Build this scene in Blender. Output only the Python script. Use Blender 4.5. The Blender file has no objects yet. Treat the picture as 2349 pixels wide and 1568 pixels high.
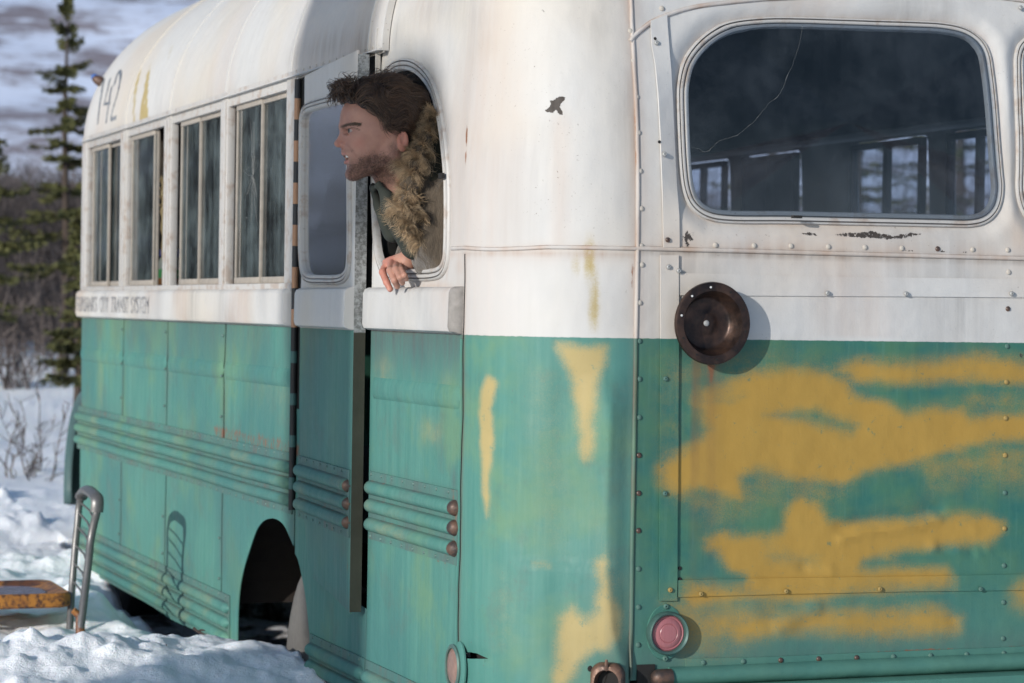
import bpy, bmesh, math, random
import numpy as np
from math import sin, cos, tan, pi, radians, sqrt, atan2, exp, floor
from mathutils import Vector, Matrix, noise
from mathutils.geometry import delaunay_2d_cdt
SC = bpy.context.scene
COL = SC.collection
random.seed(7); RNG = np.random.default_rng(7)

# ------------------------------------------------------------------ camera
YAW, PIT, ROL, FPX = radians(21.1), radians(.73), radians(.92), 5500.0
CAM = np.array([-1.83, -4.76, 1.40])
CF = np.array([sin(YAW)*cos(PIT), cos(YAW)*cos(PIT), -sin(PIT)])
_r0 = np.array([cos(YAW), -sin(YAW), 0.0]); _u0 = np.cross(_r0, CF)
CR = _r0*cos(ROL)+_u0*sin(ROL); CU = np.cross(CR, CF)
cd = bpy.data.cameras.new('camera'); cam = bpy.data.objects.new('camera', cd); COL.objects.link(cam)
mw = Matrix.Identity(4)
for i in range(3):
    mw[i][0], mw[i][1], mw[i][2], mw[i][3] = CR[i], CU[i], -CF[i], CAM[i]
cam.matrix_world = mw
cd.sensor_fit = 'HORIZONTAL'; cd.sensor_width = 36; cd.lens = 36*FPX/2349; cd.clip_end = 3000; cd.clip_start = .1
cd.dof.use_dof = True; cd.dof.focus_distance = 5.62; cd.dof.aperture_fstop = 5.0
SC.camera = cam
# ------------------------------------------------------------------ sun + sky
SUN_T = Vector((1.70, 1.0, -.53)).normalized()          # the way the light travels
elev = math.asin(-SUN_T.z)
w = bpy.data.worlds.new('World'); SC.world = w; w.use_nodes = True
nt = w.node_tree; bg = nt.nodes['Background']
sky = nt.nodes.new('ShaderNodeTexSky'); sky.sky_type = 'NISHITA'; sky.sun_disc = False
sky.sun_elevation = elev; sky.sun_rotation = atan2(-SUN_T.x, -SUN_T.y)
sky.altitude = 600; sky.air_density = 1.0; sky.dust_density = .6; sky.ozone_density = 1.2
nt.links.new(sky.outputs[0], bg.inputs[0]); bg.inputs[1].default_value = .15
sd = bpy.data.lights.new('sun', 'SUN'); sd.energy = 3.6; sd.angle = radians(.5); sd.color = (1, .965, .92)
sun = bpy.data.objects.new('sun', sd); COL.objects.link(sun)
sun.rotation_euler = SUN_T.to_track_quat('-Z', 'Y').to_euler(); sun.location = (-12, -8, 8)
SC.view_settings.view_transform = 'Standard'; SC.view_settings.look = 'None'
SC.view_settings.exposure = 0.12; SC.view_settings.gamma = 1
SC.cycles.max_bounces = 8; SC.cycles.transparent_max_bounces = 12

# ------------------------------------------------------------------ measuring: pixel of the 2349 px wide photo -> point on a real plane
def ray(px, py): return CF + CR*(px-1174.5)/FPX - CU*(py-784)/FPX
def on_x(px, py, x=0.0):
    d = ray(px, py); p = CAM + d*(x-CAM[0])/d[0]; return p
def on_y(px, py, y=0.0):
    d = ray(px, py); p = CAM + d*(y-CAM[1])/d[1]; return p
def at_depth(px, py, dep):
    return CAM + ray(px, py)*dep

# ------------------------------------------------------------------ objects
def tag(o, label=None, cat=None, group=None, kind=None):
    if label: o['label'] = label
    if cat: o['category'] = cat
    if group: o['group'] = group
    if kind: o['kind'] = kind
    return o
def thing(name, label, cat, loc=(0, 0, 0), group=None):
    o = bpy.data.objects.new(name, None); COL.objects.link(o); o.location = loc; o.empty_display_size = .1
    return tag(o, label, cat, group)
def link(name, me, mats, parent=None, smooth=True, auto=None):
    o = bpy.data.objects.new(name, me); COL.objects.link(o)
    for m in (mats if isinstance(mats, (list, tuple)) else [mats]): me.materials.append(m)
    if parent: o.parent = parent
    if smooth:
        me.polygons.foreach_set('use_smooth', [True]*len(me.polygons))
        if auto: me.set_sharp_from_angle(angle=radians(auto))
    me.update()
    return o
def mesh(name, vs, fs):
    me = bpy.data.meshes.new(name); me.from_pydata([tuple(v) for v in vs], [], fs); me.update(); return me
def np_mesh(name, V, Q):
    V = np.asarray(V, dtype=np.float32); Q = np.asarray(Q, dtype=np.int32); k = Q.shape[1]
    me = bpy.data.meshes.new(name)
    me.vertices.add(len(V)); me.vertices.foreach_set('co', V.ravel())
    me.loops.add(Q.size); me.loops.foreach_set('vertex_index', Q.ravel())
    me.polygons.add(len(Q)); me.polygons.foreach_set('loop_start', np.arange(0, Q.size, k, dtype=np.int32))
    me.update(calc_edges=True); me.validate(); return me
def set_attr(me, name, vals):
    a = me.attributes.new(name, 'FLOAT', 'POINT'); a.data.foreach_set('value', np.asarray(vals, dtype=np.float32))
class MB:
    """collects boxes, tubes, lathes and sweeps for one mesh"""
    def __init__(s): s.v = []; s.f = []; s.mi = []; s.cur = 0
    def add(s, vs, fs):
        b = len(s.v); s.v += [tuple(map(float, v)) for v in vs]; s.f += [tuple(i+b for i in f) for f in fs]; s.mi += [s.cur]*len(fs); return s
    def box(s, a, b, r=0.0):
        x0, x1 = sorted((a[0], b[0])); y0, y1 = sorted((a[1], b[1])); z0, z1 = sorted((a[2], b[2]))
        if r <= 0:
            vs = [(x, y, z) for x in (x0, x1) for y in (y0, y1) for z in (z0, z1)]
            return s.add(vs, [(0, 1, 3, 2), (4, 6, 7, 5), (0, 4, 5, 1), (2, 3, 7, 6), (0, 2, 6, 4), (1, 5, 7, 3)])
        bm = bmesh.new(); bmesh.ops.create_cube(bm, size=1)
        for v in bm.verts: v.co = Vector(((x0+x1)/2+v.co.x*(x1-x0), (y0+y1)/2+v.co.y*(y1-y0), (z0+z1)/2+v.co.z*(z1-z0)))
        bmesh.ops.bevel(bm, geom=bm.edges[:], offset=min(r, .49*min(x1-x0, y1-y0, z1-z0)), segments=2, affect='EDGES', profile=.5)
        bm.verts.index_update(); vs = [tuple(v.co) for v in bm.verts]; fs = [tuple(v.index for v in f.verts) for f in bm.faces]; bm.free()
        return s.add(vs, fs)
    def tube(s, pts, rad, seg=8, flat=None, closed=False, cap=True):
        pts = [Vector(p) for p in pts]; n = len(pts)
        rads = rad if isinstance(rad, (list, tuple)) else [rad]*n
        vs = []; prev = None
        for i, p in enumerate(pts):
            if closed: t = pts[(i+1) % n]-pts[i-1]
            else: t = pts[min(i+1, n-1)]-pts[max(i-1, 0)]
            if t.length < 1e-9: t = Vector((0, 0, 1))
            t.normalize()
            if prev is None: a = Vector((0, 0, 1)) if abs(t.z) < .9 else Vector((1, 0, 0)); a = (a-t*a.dot(t)).normalized()
            else: a = (prev-t*prev.dot(t)); a = a.normalized() if a.length > 1e-6 else t.orthogonal().normalized()
            prev = a; b = t.cross(a)
            fa, fb = flat if flat else (1, 1)
            for k in range(seg):
                an = 2*pi*k/seg; vs.append(p+(a*cos(an)*fa+b*sin(an)*fb)*rads[i])
        fs = []
        m = n if closed else n-1
        for i in range(m):
            for k in range(seg):
                j = (i+1) % n; fs.append((i*seg+k, i*seg+(k+1) % seg, j*seg+(k+1) % seg, j*seg+k))
        if cap and not closed: fs += [tuple(range(seg))[::-1], tuple((n-1)*seg+k for k in range(seg))]
        return s.add(vs, fs)
    def lathe(s, c, axis, prof, seg=24, sx=1.0, sy=1.0, up=Vector((0, 0, 1))):
        """prof: (radius, distance along axis)"""
        c = Vector(c); ax = Vector(axis).normalized(); a = (up-ax*up.dot(ax))
        a = a.normalized() if a.length > 1e-4 else ax.orthogonal().normalized(); b = ax.cross(a)
        vs = []; fs = []
        for r, h in prof:
            for k in range(seg):
                an = 2*pi*k/seg; vs.append(c+ax*h+a*(cos(an)*r*sy)+b*(sin(an)*r*sx))
        for i in range(len(prof)-1):
            for k in range(seg): fs.append((i*seg+k, i*seg+(k+1) % seg, (i+1)*seg+(k+1) % seg, (i+1)*seg+k))
        if prof[0][0] > 1e-6: fs.append(tuple(range(seg))[::-1])
        if prof[-1][0] > 1e-6: fs.append(tuple((len(prof)-1)*seg+k for k in range(seg)))
        return s.add(vs, fs)
    def build(s, name, mats, parent=None, smooth=True, auto=40):
        me = mesh(name, s.v, s.f)
        if len(set(s.mi)) > 1: me.polygons.foreach_set('material_index', s.mi)
        bm = bmesh.new(); bm.from_mesh(me); bmesh.ops.remove_doubles(bm, verts=bm.verts, dist=1e-5)
        bmesh.ops.recalc_face_normals(bm, faces=bm.faces); bm.to_mesh(me); bm.free()
        return link(name, me, mats, parent, smooth, auto)

# ------------------------------------------------------------------ materials
class N:
    def __init__(s, name):
        s.m = bpy.data.materials.new(name); s.m.use_nodes = True; s.t = s.m.node_tree
        s.b = s.t.nodes['Principled BSDF']; s.out = s.t.nodes['Material Output']
        s.tc = s.t.nodes.new('ShaderNodeTexCoord').outputs['Object']
    def n(s, typ, **kw):
        nd = s.t.nodes.new('ShaderNode'+typ)
        for k, v in kw.items(): setattr(nd, k, v)
        return nd
    def put(s, sock, v):
        if hasattr(v, 'is_output') or isinstance(v, bpy.types.NodeSocket): s.t.links.new(v, sock)
        else: sock.default_value = v
    def math(s, op, a, b=None, c=None, clamp=False):
        nd = s.n('Math', operation=op, use_clamp=clamp); s.put(nd.inputs[0], a)
        if b is not None: s.put(nd.inputs[1], b)
        if c is not None: s.put(nd.inputs[2], c)
        return nd.outputs[0]
    def vec(s, scale=(1, 1, 1), loc=(0, 0, 0), src=None):
        nd = s.n('Mapping'); s.put(nd.inputs[0], src or s.tc); nd.inputs['Scale'].default_value = scale; nd.inputs['Location'].default_value = loc
        return nd.outputs[0]
    def noise(s, scale=5, detail=4, rough=.5, vec=None, dist=0.0, stretch=None, loc=(0, 0, 0)):
        nd = s.n('TexNoise'); v = vec or (s.vec(stretch, loc) if stretch else s.vec(loc=loc))
        s.put(nd.inputs['Vector'], v); nd.inputs['Scale'].default_value = scale; nd.inputs['Detail'].default_value = detail
        nd.inputs['Roughness'].default_value = rough; nd.inputs['Distortion'].default_value = dist
        return nd.outputs['Fac']
    def ss(s, x, lo, hi):
        nd = s.n('MapRange', interpolation_type='SMOOTHSTEP'); s.put(nd.inputs[0], x)
        s.put(nd.inputs[1], lo); s.put(nd.inputs[2], hi); nd.inputs[3].default_value = 0; nd.inputs[4].default_value = 1
        return nd.outputs[0]
    def lin(s, x, lo, hi, a, b):
        nd = s.n('MapRange'); s.put(nd.inputs[0], x); nd.inputs[1].default_value = lo; nd.inputs[2].default_value = hi
        nd.inputs[3].default_value = a; nd.inputs[4].default_value = b; return nd.outputs[0]
    def mix(s, f, a, b, mode='MIX'):
        nd = s.n('Mix', data_type='RGBA', blend_type=mode); s.put(nd.inputs[0], f)
        for k, v in ((6, a), (7, b)):
            if isinstance(v, (tuple, list)): nd.inputs[k].default_value = (*v[:3], 1)
            else: s.put(nd.inputs[k], v)
        return nd.outputs[2]
    def attr(s, name): return s.n('Attribute', attribute_name=name).outputs['Fac']
    def bump(s, h, strength=.3, dist=.01, normal=None):
        nd = s.n('Bump'); s.put(nd.inputs['Height'], h); nd.inputs['Strength'].default_value = strength; nd.inputs['Distance'].default_value = dist
        if normal is not None: s.put(nd.inputs['Normal'], normal)
        return nd.outputs[0]
    def xyz(s, src=None):
        nd = s.n('SeparateXYZ'); s.put(nd.inputs[0], src or s.tc); return nd.outputs
    def fin(s, col=None, rough=None, metal=None, spec=None, bump=None, **kw):
        if col is not None:
            if isinstance(col, (tuple, list)): s.b.inputs['Base Color'].default_value = (*col[:3], 1)
            else: s.put(s.b.inputs['Base Color'], col)
        if rough is not None: s.put(s.b.inputs['Roughness'], rough)
        if metal is not None: s.put(s.b.inputs['Metallic'], metal)
        if spec is not None: s.put(s.b.inputs['Specular IOR Level'], spec)
        if bump is not None: s.put(s.b.inputs['Normal'], bump)
        for k, v in kw.items(): s.put(s.b.inputs[k], v)
        return s.m
def simple(name, col, rough=.6, metal=0, var=.15, scale=30, bump=.1, stretch=(1, 1, 1)):
    q = N(name); n1 = q.noise(scale, 5, .6, stretch=stretch)
    c = q.mix(n1, tuple(v*(1-var) for v in col), tuple(min(1, v*(1+var)) for v in col))
    return q.fin(c, rough, metal, bump=q.bump(n1, bump, .003))

WHITE_GREEN_Z = 1.345
def paint(name, chalk=1.0, grimy=1.0):
    """old bus paint: white above the line, green below, overspray, grime and some shade from painted masks"""
    q = N(name); X, Y, Z = q.xyz()
    big = q.noise(1.6, 3, .5); mid = q.noise(9, 5, .6); fine = q.noise(70, 4, .6)
    streak = q.noise(1.0, 5, .62, stretch=(34, 34, 1.5)); streak2 = q.noise(1.0, 4, .6, stretch=(120, 120, 5), loc=(3, 1, 0))
    rear = q.ss(X, .285, .30)
    # white
    wsd = q.mix(streak, (.47, .455, .43), (.57, .565, .55)); wsd = q.mix(q.ss(big, .44, .68), wsd, (.53, .49, .43))
    wrr = q.mix(mid, (.47, .455, .43), (.58, .575, .56)); wrr = q.mix(q.ss(big, .48, .74), wrr, (.53, .475, .41))
    white = q.mix(rear, wsd, wrr)
    # green
    gsd = q.mix(q.ss(streak, .2, .85), (.060, .190, .158), (.098, .245, .200))
    gsd = q.mix(q.math('MULTIPLY', q.ss(q.noise(3.2, 5, .6, loc=(7, 3, 1)), .48, .66), .55), gsd, (.15, .25, .125))
    gsd = q.mix(q.math('MULTIPLY', q.ss(streak2, .55, .75), .14), gsd, (.17, .29, .26))
    grr = q.mix(q.ss(mid, .3, .7), (.026, .128, .112), (.060, .160, .095))
    grr = q.mix(q.math('MULTIPLY', q.ss(streak2, .5, .8), .25), grr, (.11, .25, .21))
    grr = q.mix(q.ss(Z, .95, .60), grr, q.mix(mid, (.045, .150, .132), (.080, .19, .145)))
    gsd = q.mix(q.math('MULTIPLY', q.ss(big, .42, .62), .6), gsd, (.048, .150, .145)); gsd = q.mix(q.math('MULTIPLY', q.ss(q.noise(5, 6, .7, loc=(1, 9, 4)), .52, .68), .35), gsd, (.10, .135, .115)); green = q.mix(rear, gsd, grr)
    edge = q.math('ADD', Z, q.math('MULTIPLY', q.math('SUBTRACT', fine, .5), .003))
    isw = q.ss(edge, WHITE_GREEN_Z-.0012, WHITE_GREEN_Z+.0012)
    col = q.mix(isw, green, white)
    # yellow overspray
    ya = q.attr('yel'); nz = q.noise(16, 4, .55, stretch=(1, 1, 1.6)); gr = q.noise(300, 4, .65)
    y = q.math('ADD', ya, q.math('MULTIPLY', q.math('SUBTRACT', nz, .5), q.math('MULTIPLY', q.ss(ya, .02, .3), .55)))
    y = q.math('ADD', y, q.math('MULTIPLY', q.math('SUBTRACT', gr, .5), q.math('MULTIPLY', q.ss(ya, .02, .3), .60)))
    yc = q.mix(rear, q.mix(mid, (.34, .27, .115), (.42, .33, .15)), q.mix(mid, (.335, .198, .040), (.385, .245, .058)))
    yf = q.ss(y, .04, .86); yf = q.math('MULTIPLY', yf, q.lin(q.ss(q.noise(38, 6, .75, loc=(6, 6, 6)), .60, .66), 0, 1, 1, .45)); col = q.mix(yf, col, yc)
    # grime, grey weathering and painted-in shade
    da = q.attr('dirt_shade'); d = q.math('MULTIPLY', da, q.lin(streak, .35, .7, .35, 1.35))
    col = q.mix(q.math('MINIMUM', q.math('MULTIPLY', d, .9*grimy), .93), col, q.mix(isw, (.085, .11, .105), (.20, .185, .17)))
    # specks and flakes down to primer
    sp = q.noise(150, 3, .7, loc=(5, 2, 9)); spk = q.math('MULTIPLY', q.ss(sp, .66, .70), q.ss(q.noise(4, 4, .6, loc=(3, 3, 3)), .50, .62))
    col = q.mix(q.math('MULTIPLY', spk, .6), col, (.13, .10, .08))
    # rust
    ra = q.attr('rust'); rn = q.noise(1, 6, .7, stretch=(60, 60, 26), loc=(2, 2, 2))
    r = q.ss(q.math('ADD', ra, q.math('MULTIPLY', q.math('SUBTRACT', rn, .5), .9)), .42, .62)
    r = q.math('MULTIPLY', r, q.ss(ra, .02, .2))
    col = q.mix(r, col, q.mix(rn, (.07, .03, .02), (.30, .13, .07)))
    # warm brown wash
    ba = q.attr('brown'); col = q.mix(q.math('MULTIPLY', ba, q.lin(streak, .3, .7, .4, 1.1), clamp=True), col, q.mix(isw, (.150, .085, .045), (.40, .24, .15)))
    ba = q.attr('chip'); cn = q.ss(q.math('ADD', ba, q.math('MULTIPLY', q.math('SUBTRACT', q.noise(110, 6, .75), .5), 1.5)), .44, .50)
    cn = q.math('MULTIPLY', cn, q.ss(ba, .02, .15)); col = q.mix(cn, col, q.mix(fine, (.030, .025, .022), (.085, .07, .06)))
    rough = q.lin(streak2, .3, .7, .50, .70)
    h = q.math('ADD', q.math('MULTIPLY', mid, .6), q.math('ADD', q.math('MULTIPLY', fine, .12), q.math('MULTIPLY', streak, .12)))
    h = q.math('SUBTRACT', h, q.math('MULTIPLY', cn, .15)); h = q.math('ADD', h, q.math('MULTIPLY', q.noise(4.5, 3, .5), 4.0)); scr = q.ss(q.noise(1, 4, .75, stretch=(90, 90, 260), loc=(4, 4, 2)), .66, .70); h = q.math('SUBTRACT', h, q.math('MULTIPLY', scr, .25))
    return q.fin(col, rough, spec=.26, bump=q.bump(h, .45, .006))
M = {}
M['paint'] = paint('bus_paint')
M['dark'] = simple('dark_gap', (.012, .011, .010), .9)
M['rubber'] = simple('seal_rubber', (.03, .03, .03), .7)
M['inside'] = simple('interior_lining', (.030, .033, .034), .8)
def worn_trim():
    q = N('worn_trim_paint'); n1 = q.noise(25, 5, .6); n2 = q.noise(150, 3, .6)
    c = q.mix(n1, (.40, .38, .355), (.50, .485, .46)); c = q.mix(q.math('MULTIPLY', q.ss(n1, .48, .66), .6), c, (.30, .22, .165))
    a = q.attr('groove'); c = q.mix(a, c, (.05, .045, .045))
    c = q.mix(q.math('MULTIPLY', q.ss(n2, .66, .72), .6), c, (.10, .09, .08))
    return q.fin(c, .5, bump=q.bump(n2, .12, .003))
M['trim'] = worn_trim()
def rusty():
    q = N('rusty_steel'); n1 = q.noise(30, 6, .65); n2 = q.noise(160, 4, .6)
    c = q.mix(q.ss(n1, .35, .65), (.045, .032, .028), (.17, .085, .05)); c = q.mix(q.math('MULTIPLY', n2, .4), c, (.10, .085, .08))
    return q.fin(c, q.lin(n2, .3, .7, .35, .65), metal=.35, bump=q.bump(n2, .25, .003))
M['rust'] = rusty()
def galv():
    q = N('galvanized_edge'); X, Y, Z = q.xyz(); n1 = q.noise(110, 4, .7); n2 = q.noise(20, 4, .6)
    c = q.mix(q.ss(n1, .35, .65), (.18, .18, .17), (.42, .43, .42)); low = q.mix(n2, (.035, .034, .022), (.075, .07, .05))
    c = q.mix(q.ss(Z, 1.338, 1.342), low, c)
    return q.fin(c, .5, metal=.3, bump=q.bump(n1, .2, .003))
M['galv'] = galv()
def glass_mat(name, dust, dustcol, tint, rgh=.02, streaky=1.0, fres=1.5, low=0.0):
    q = N(name); n1 = q.noise(7, 6, .65); n2 = q.noise(1, 5, .65, stretch=(30, 30, 2.2)); n3 = q.noise(220, 3, .6)
    tr = q.n('BsdfTransparent'); tr.inputs[0].default_value = (*tint, 1)
    df = q.n('BsdfDiffuse'); df.inputs[0].default_value = (*dustcol, 1)
    f = q.math('MULTIPLY', q.math('ADD', q.math('MULTIPLY', q.ss(n2, .3, .75), streaky), q.ss(n1, .35, .75)), dust)
    f = q.math('ADD', f, q.math('MULTIPLY', q.ss(n3, .66, .75), .12), clamp=True)
    f = q.math('ADD', f, q.math('MULTIPLY', q.ss(q.xyz()[2], 1.84, 1.58), low), clamp=True)
    m1 = q.n('MixShader'); q.put(m1.inputs[0], f); q.put(m1.inputs[1], tr.outputs[0]); q.put(m1.inputs[2], df.outputs[0])
    gl = q.n('BsdfGlossy'); gl.inputs['Roughness'].default_value = rgh
    bp = q.bump(q.noise(3, 2, .5), .015, .01); q.put(gl.inputs['Normal'], bp)
    fr = q.n('Fresnel'); fr.inputs[0].default_value = fres
    m2 = q.n('MixShader'); q.put(m2.inputs[0], fr.outputs[0]); q.put(m2.inputs[1], m1.outputs[0]); q.put(m2.inputs[2], gl.outputs[0])
    q.put(q.out.inputs[0], m2.outputs[0]); return q.m
M['glass_rear'] = glass_mat('dusty_rear_glass', .09, (.20, .23, .26), (.55, .60, .66), .03, .22, low=.10)
M['glass_side'] = glass_mat('streaky_side_glass', .40, (.185, .23, .235), (.40, .44, .42), .10, .55)
M['glass_door'] = glass_mat('dirty_door_glass', .24, (.13, .18, .20), (.40, .44, .45), .13, 1.6, 1.20)
M['glass_far'] = glass_mat('far_side_glass', .22, (.34, .38, .42), (.80, .84, .90), .02)
M['sash'] = simple('weathered_sash_paint', (.31, .275, .235), .7, 0, .35, 40)
M['crack'] = simple('glass_crack', (.15, .155, .15), .5, 0, .8, 120)

# ------------------------------------------------------------------ 2D helpers
def in_poly(P, poly):
    P = np.asarray(P); x, y = P[:, 0], P[:, 1]; c = np.zeros(len(P), bool); n = len(poly); j = n-1
    for i in range(n):
        xi, yi = poly[i]; xj, yj = poly[j]
        m = ((yi > y) != (yj > y)) & (x < (xj-xi)*(y-yi)/((yj-yi) if yj != yi else 1e-12)+xi); c ^= m; j = i
    return c
def seg_dist(P, poly, closed=True):
    P = np.asarray(P); d = np.full(len(P), 1e9); n = len(poly)
    for i in range(n if closed else n-1):
        a = np.array(poly[i][:2], float); b = np.array(poly[(i+1) % n][:2], float); ab = b-a; L = ab@ab+1e-15
        t = np.clip(((P-a)@ab)/L, 0, 1); q = P-(a+t[:, None]*ab); d = np.minimum(d, np.sqrt((q**2).sum(1)))
    return d
def sm(x): x = np.clip(x, 0, 1); return x*x*(3-2*x)
def pmask(P, poly, soft):
    d = seg_dist(P, poly); d = np.where(in_poly(P, poly), d, -d); return sm((d+soft)/(2*soft))
def lmask(P, line, width): return sm(1-seg_dist(P, line, False)/width)
def cr(pts, closed=False, k=6):
    """Catmull-Rom resampling"""
    pts = [np.array(p, float) for p in pts]; n = len(pts); out = []
    for i in range(n if closed else n-1):
        p0 = pts[i-1] if (closed or i > 0) else pts[0]; p1 = pts[i]; p2 = pts[(i+1) % n]; p3 = pts[(i+2) % n] if (closed or i+2 < n) else pts[-1]
        for j in range(k):
            t = j/k; out.append(.5*((2*p1)+(-p0+p2)*t+(2*p0-5*p1+4*p2-p3)*t*t+(-p0+3*p1-3*p2+p3)*t**3))
    if not closed: out.append(pts[-1])
    return out
def resample(pts, step, closed=True):
    pts = [np.array(p, float) for p in pts]; out = []; n = len(pts)
    for i in range(n if closed else n-1):
        a, b = pts[i], pts[(i+1) % n]; m = max(1, int(round(np.linalg.norm(b-a)/step)))
        for j in range(m): out.append(a+(b-a)*j/m)
    if not closed: out.append(pts[-1])
    return out
def rrect(x0, x1, y0, y1, rbl, rbr, rtr, rtl, k=8):
    pts = []
    for (cx, cy, r, a0) in ((x1-rbr, y0+rbr, rbr, -90), (x1-rtr, y1-rtr, rtr, 0), (x0+rtl, y1-rtl, rtl, 90), (x0+rbl, y0+rbl, rbl, 180)):
        for i in range(k+1):
            a = radians(a0+90*i/k); pts.append((cx+r*cos(a), cy+r*sin(a)))
    return pts
def vnoise(P, s, seed=0.0):
    return np.array([noise.noise(Vector((p[0]*s+seed, p[1]*s-seed, seed*.7))) for p in P])
# ================================================================== THE BUS
bus = thing('derelict_bus', 'old white and green bus with rounded rear and yellow overspray, standing in snow', 'bus', (0, 0, 0))
RC, HW, Y0S, FRONT = .295, 1.245, .961, 4.73
ARC = pi*RC/2; BIG = np.array
def profile(v):
    v = np.asarray(v, float); t = np.clip((v-1.55)/.49, 0, 1); s = np.maximum(v-2.04, 0)/.72
    s = np.minimum(s, pi/2)
    dx = .018*t*t+.90*(1-np.cos(s)); dy = .052*t*t+.07*s+.90*(1-np.cos(s)); z = np.where(v < 2.04, v, 2.04+.66*np.sin(s))
    return dx, dy, z
def base_map(u, v):
    u = np.asarray(u, float); v = np.asarray(v, float)
    dx, dy, z = profile(v)
    c = np.clip(np.maximum(RC, np.maximum(dx, dy)+.12), 0, 1.2)
    ys = -u; side = u < -RC; rear = u > -RC+ARC
    k = np.clip((1.2-ys)/(1.2-RC), 0, 1)
    xs = dx; yside = ys+(c-RC)*k
    ph = np.clip((u+RC)/ARC, 0, 1)*pi/2
    xa = c-(c-dx)*np.cos(ph); ya = c-(c-dy)*np.sin(ph)
    xr0 = u-ARC+2*RC; xr = np.where(xr0 < HW, c+(xr0-RC)*(HW-c)/(HW-RC), 2*HW-(c+(2*HW-xr0-RC)*(HW-c)/(HW-RC)))
    x = np.where(side, xs, np.where(rear, xr, xa)); y = np.where(side, yside, np.where(rear, dy, ya))
    return np.stack([x, y, z], -1)
def u_rear(x): return x-2*RC+ARC
U_BEAD = u_rear(.294)
# window outlines -----------------------------------------------------
def uv_side(px, py, x=.006):
    p = on_x(px, py, x); return (-p[1], p[2])
def uv_rear(px, py):
    p = on_y(px, py, 0.0)
    for _ in range(5):
        dx, dy, z = profile(p[2]); p = on_y(px, py, float(dy))
    return (u_rear(p[0]), p[2])
def uv_corner(px, py):
    """pixel -> (u, v) on the rounded corner, by marching"""
    d = ray(px, py); lo = None
    best = None
    for k in range(0, 400):
        u = -RC+ARC*k/400*1.0
        for _ in (0,):
            dx, dy, z = profile(1.3); q = base_map(u, 1.3)
            t = (d[0]*(q[0]-CAM[0])+d[1]*(q[1]-CAM[1]))/(d[0]**2+d[1]**2); pp = CAM+d*t
            e = abs(pp[0]-q[0])+abs(pp[1]-q[1])
            if best is None or e < best[0]: best = (e, u, pp[2])
    return best[1], best[2]
def Z2(x, y): return ((700+x/2.412)*.9333, (100+y/2.412)*.9333)
qw_out = [Z2(*p) for p in [(530, 420), (548, 250), (585, 160), (635, 113), (700, 103), (760, 122), (820, 172), (870, 245), (915, 365), (945, 500), (968, 660), (984, 820), (990, 1000), (988, 1200), (976, 1330), (940, 1405), (870, 1428), (760, 1428), (655, 1427), (597, 1400), (560, 1320), (540, 1200), (530, 1050), (522, 900), (520, 650)]]
cxy = np.mean(BIG([uv_side(*p) for p in qw_out]), 0)
qw_path = cr([uv_side(*p) for p in qw_out], True, 5)
def inset_path(path, d):
    """move a closed uv path inward by d"""
    n = len(path); out = []; A = sum(path[i][0]*path[(i+1) % n][1]-path[(i+1) % n][0]*path[i][1] for i in range(n)); sg = 1 if A > 0 else -1
    for i in range(n):
        t = np.array(path[(i+1) % n])-np.array(path[i-1]); t = t/(np.linalg.norm(t)+1e-12); out.append(np.array(path[i])+sg*d*np.array((-t[1], t[0])))
    return out
qw_mid = inset_path(resample(qw_path, .012), .015)
qw_in = inset_path(qw_mid, .006)
# rear window: straight from the photo, then mirrored
def Z5(x, y): return ((1500+x/2.31)*.9333, (y/2.31)*.9333)
rw_out = [Z5(*p) for p in [(392, 560), (398, 450), (430, 330), (500, 230), (600, 150), (720, 103), (900, 82), (1080, 80), (1300, 86), (1500, 92), (1720, 98), (1900, 108), (2030, 140), (2120, 205), (2170, 290), (2195, 420), (2215, 600), (2230, 800), (2243, 960), (2250, 1080), (2225, 1190), (2160, 1262), (2060, 1290), (1900, 1288), (1600, 1282), (1300, 1276), (1000, 1270), (700, 1268), (560, 1245), (470, 1180), (425, 1080), (408, 950), (398, 750)]]
rw_path = cr([uv_rear(*p) for p in rw_out], True, 4)
rw_mid = inset_path(resample(rw_path, .014), .014)
rw_in = inset_path(rw_mid, .007)
UC = u_rear(HW)
def mirror(path): return [np.array((2*UC-p[0], p[1])) for p in path][::-1]
rw_mid2, rw_in2 = mirror(rw_mid), mirror(rw_in)
RW_MID, QW_MID = np.array(rw_mid), np.array(qw_mid)
# dents ---------------------------------------------------------------
DENTS = []
def add_dent(px, py, r, d, sx=1.0): DENTS.append((*uv_rear(px, py), r, d, sx))
for a in [(2140, 1255, .014, .006), (2165, 1262, .010, -.004), (2195, 1262, .012, .004), (2230, 1268, .009, -.004), (2245, 1275, .008, .004), (2265, 1258, .009, .003),
          (1845, 1303, .011, -.005), (1905, 1310, .014, .004), (1440+400, 1412, .03, -.004), (1730, 1395, .035, .004), (2190, 1425, .012, -.003), (2235, 1218, .012, .003)]: add_dent(*a)
ridge = [uv_rear(*p) for p in [(1930, 1236), (1975, 1222), (2060, 1212), (2110, 1203), (2150, 1190)]]
buck = [uv_rear(*p) for p in [(1790, 1440), (1830, 1415), (1870, 1395)]]
def corner_uv(pts): return [uv_corner(*p) for p in pts]
fold = corner_uv([(1398, 820), (1396, 930), (1393, 1040), (1389, 1150), (1388, 1260), (1391, 1370), (1397, 1440), (1412, 1500), (1425, 1545)])
hollow = corner_uv([(1180, 1010), (1250, 1000), (1300, 1060), (1325, 1180), (1395, 1285), (1395, 1299), (1300, 1296), (1180, 1298), (1182, 1200), (1190, 1100)])
hollow2 = corner_uv([(1320, 860), (1330, 1000), (1330, 1150), (1340, 1290)])
slit = corner_uv([(1064, 1497), (1075, 1497), (1090, 1500), (1116, 1512), (1100, 1512), (1080, 1512), (1066, 1511)])
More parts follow.
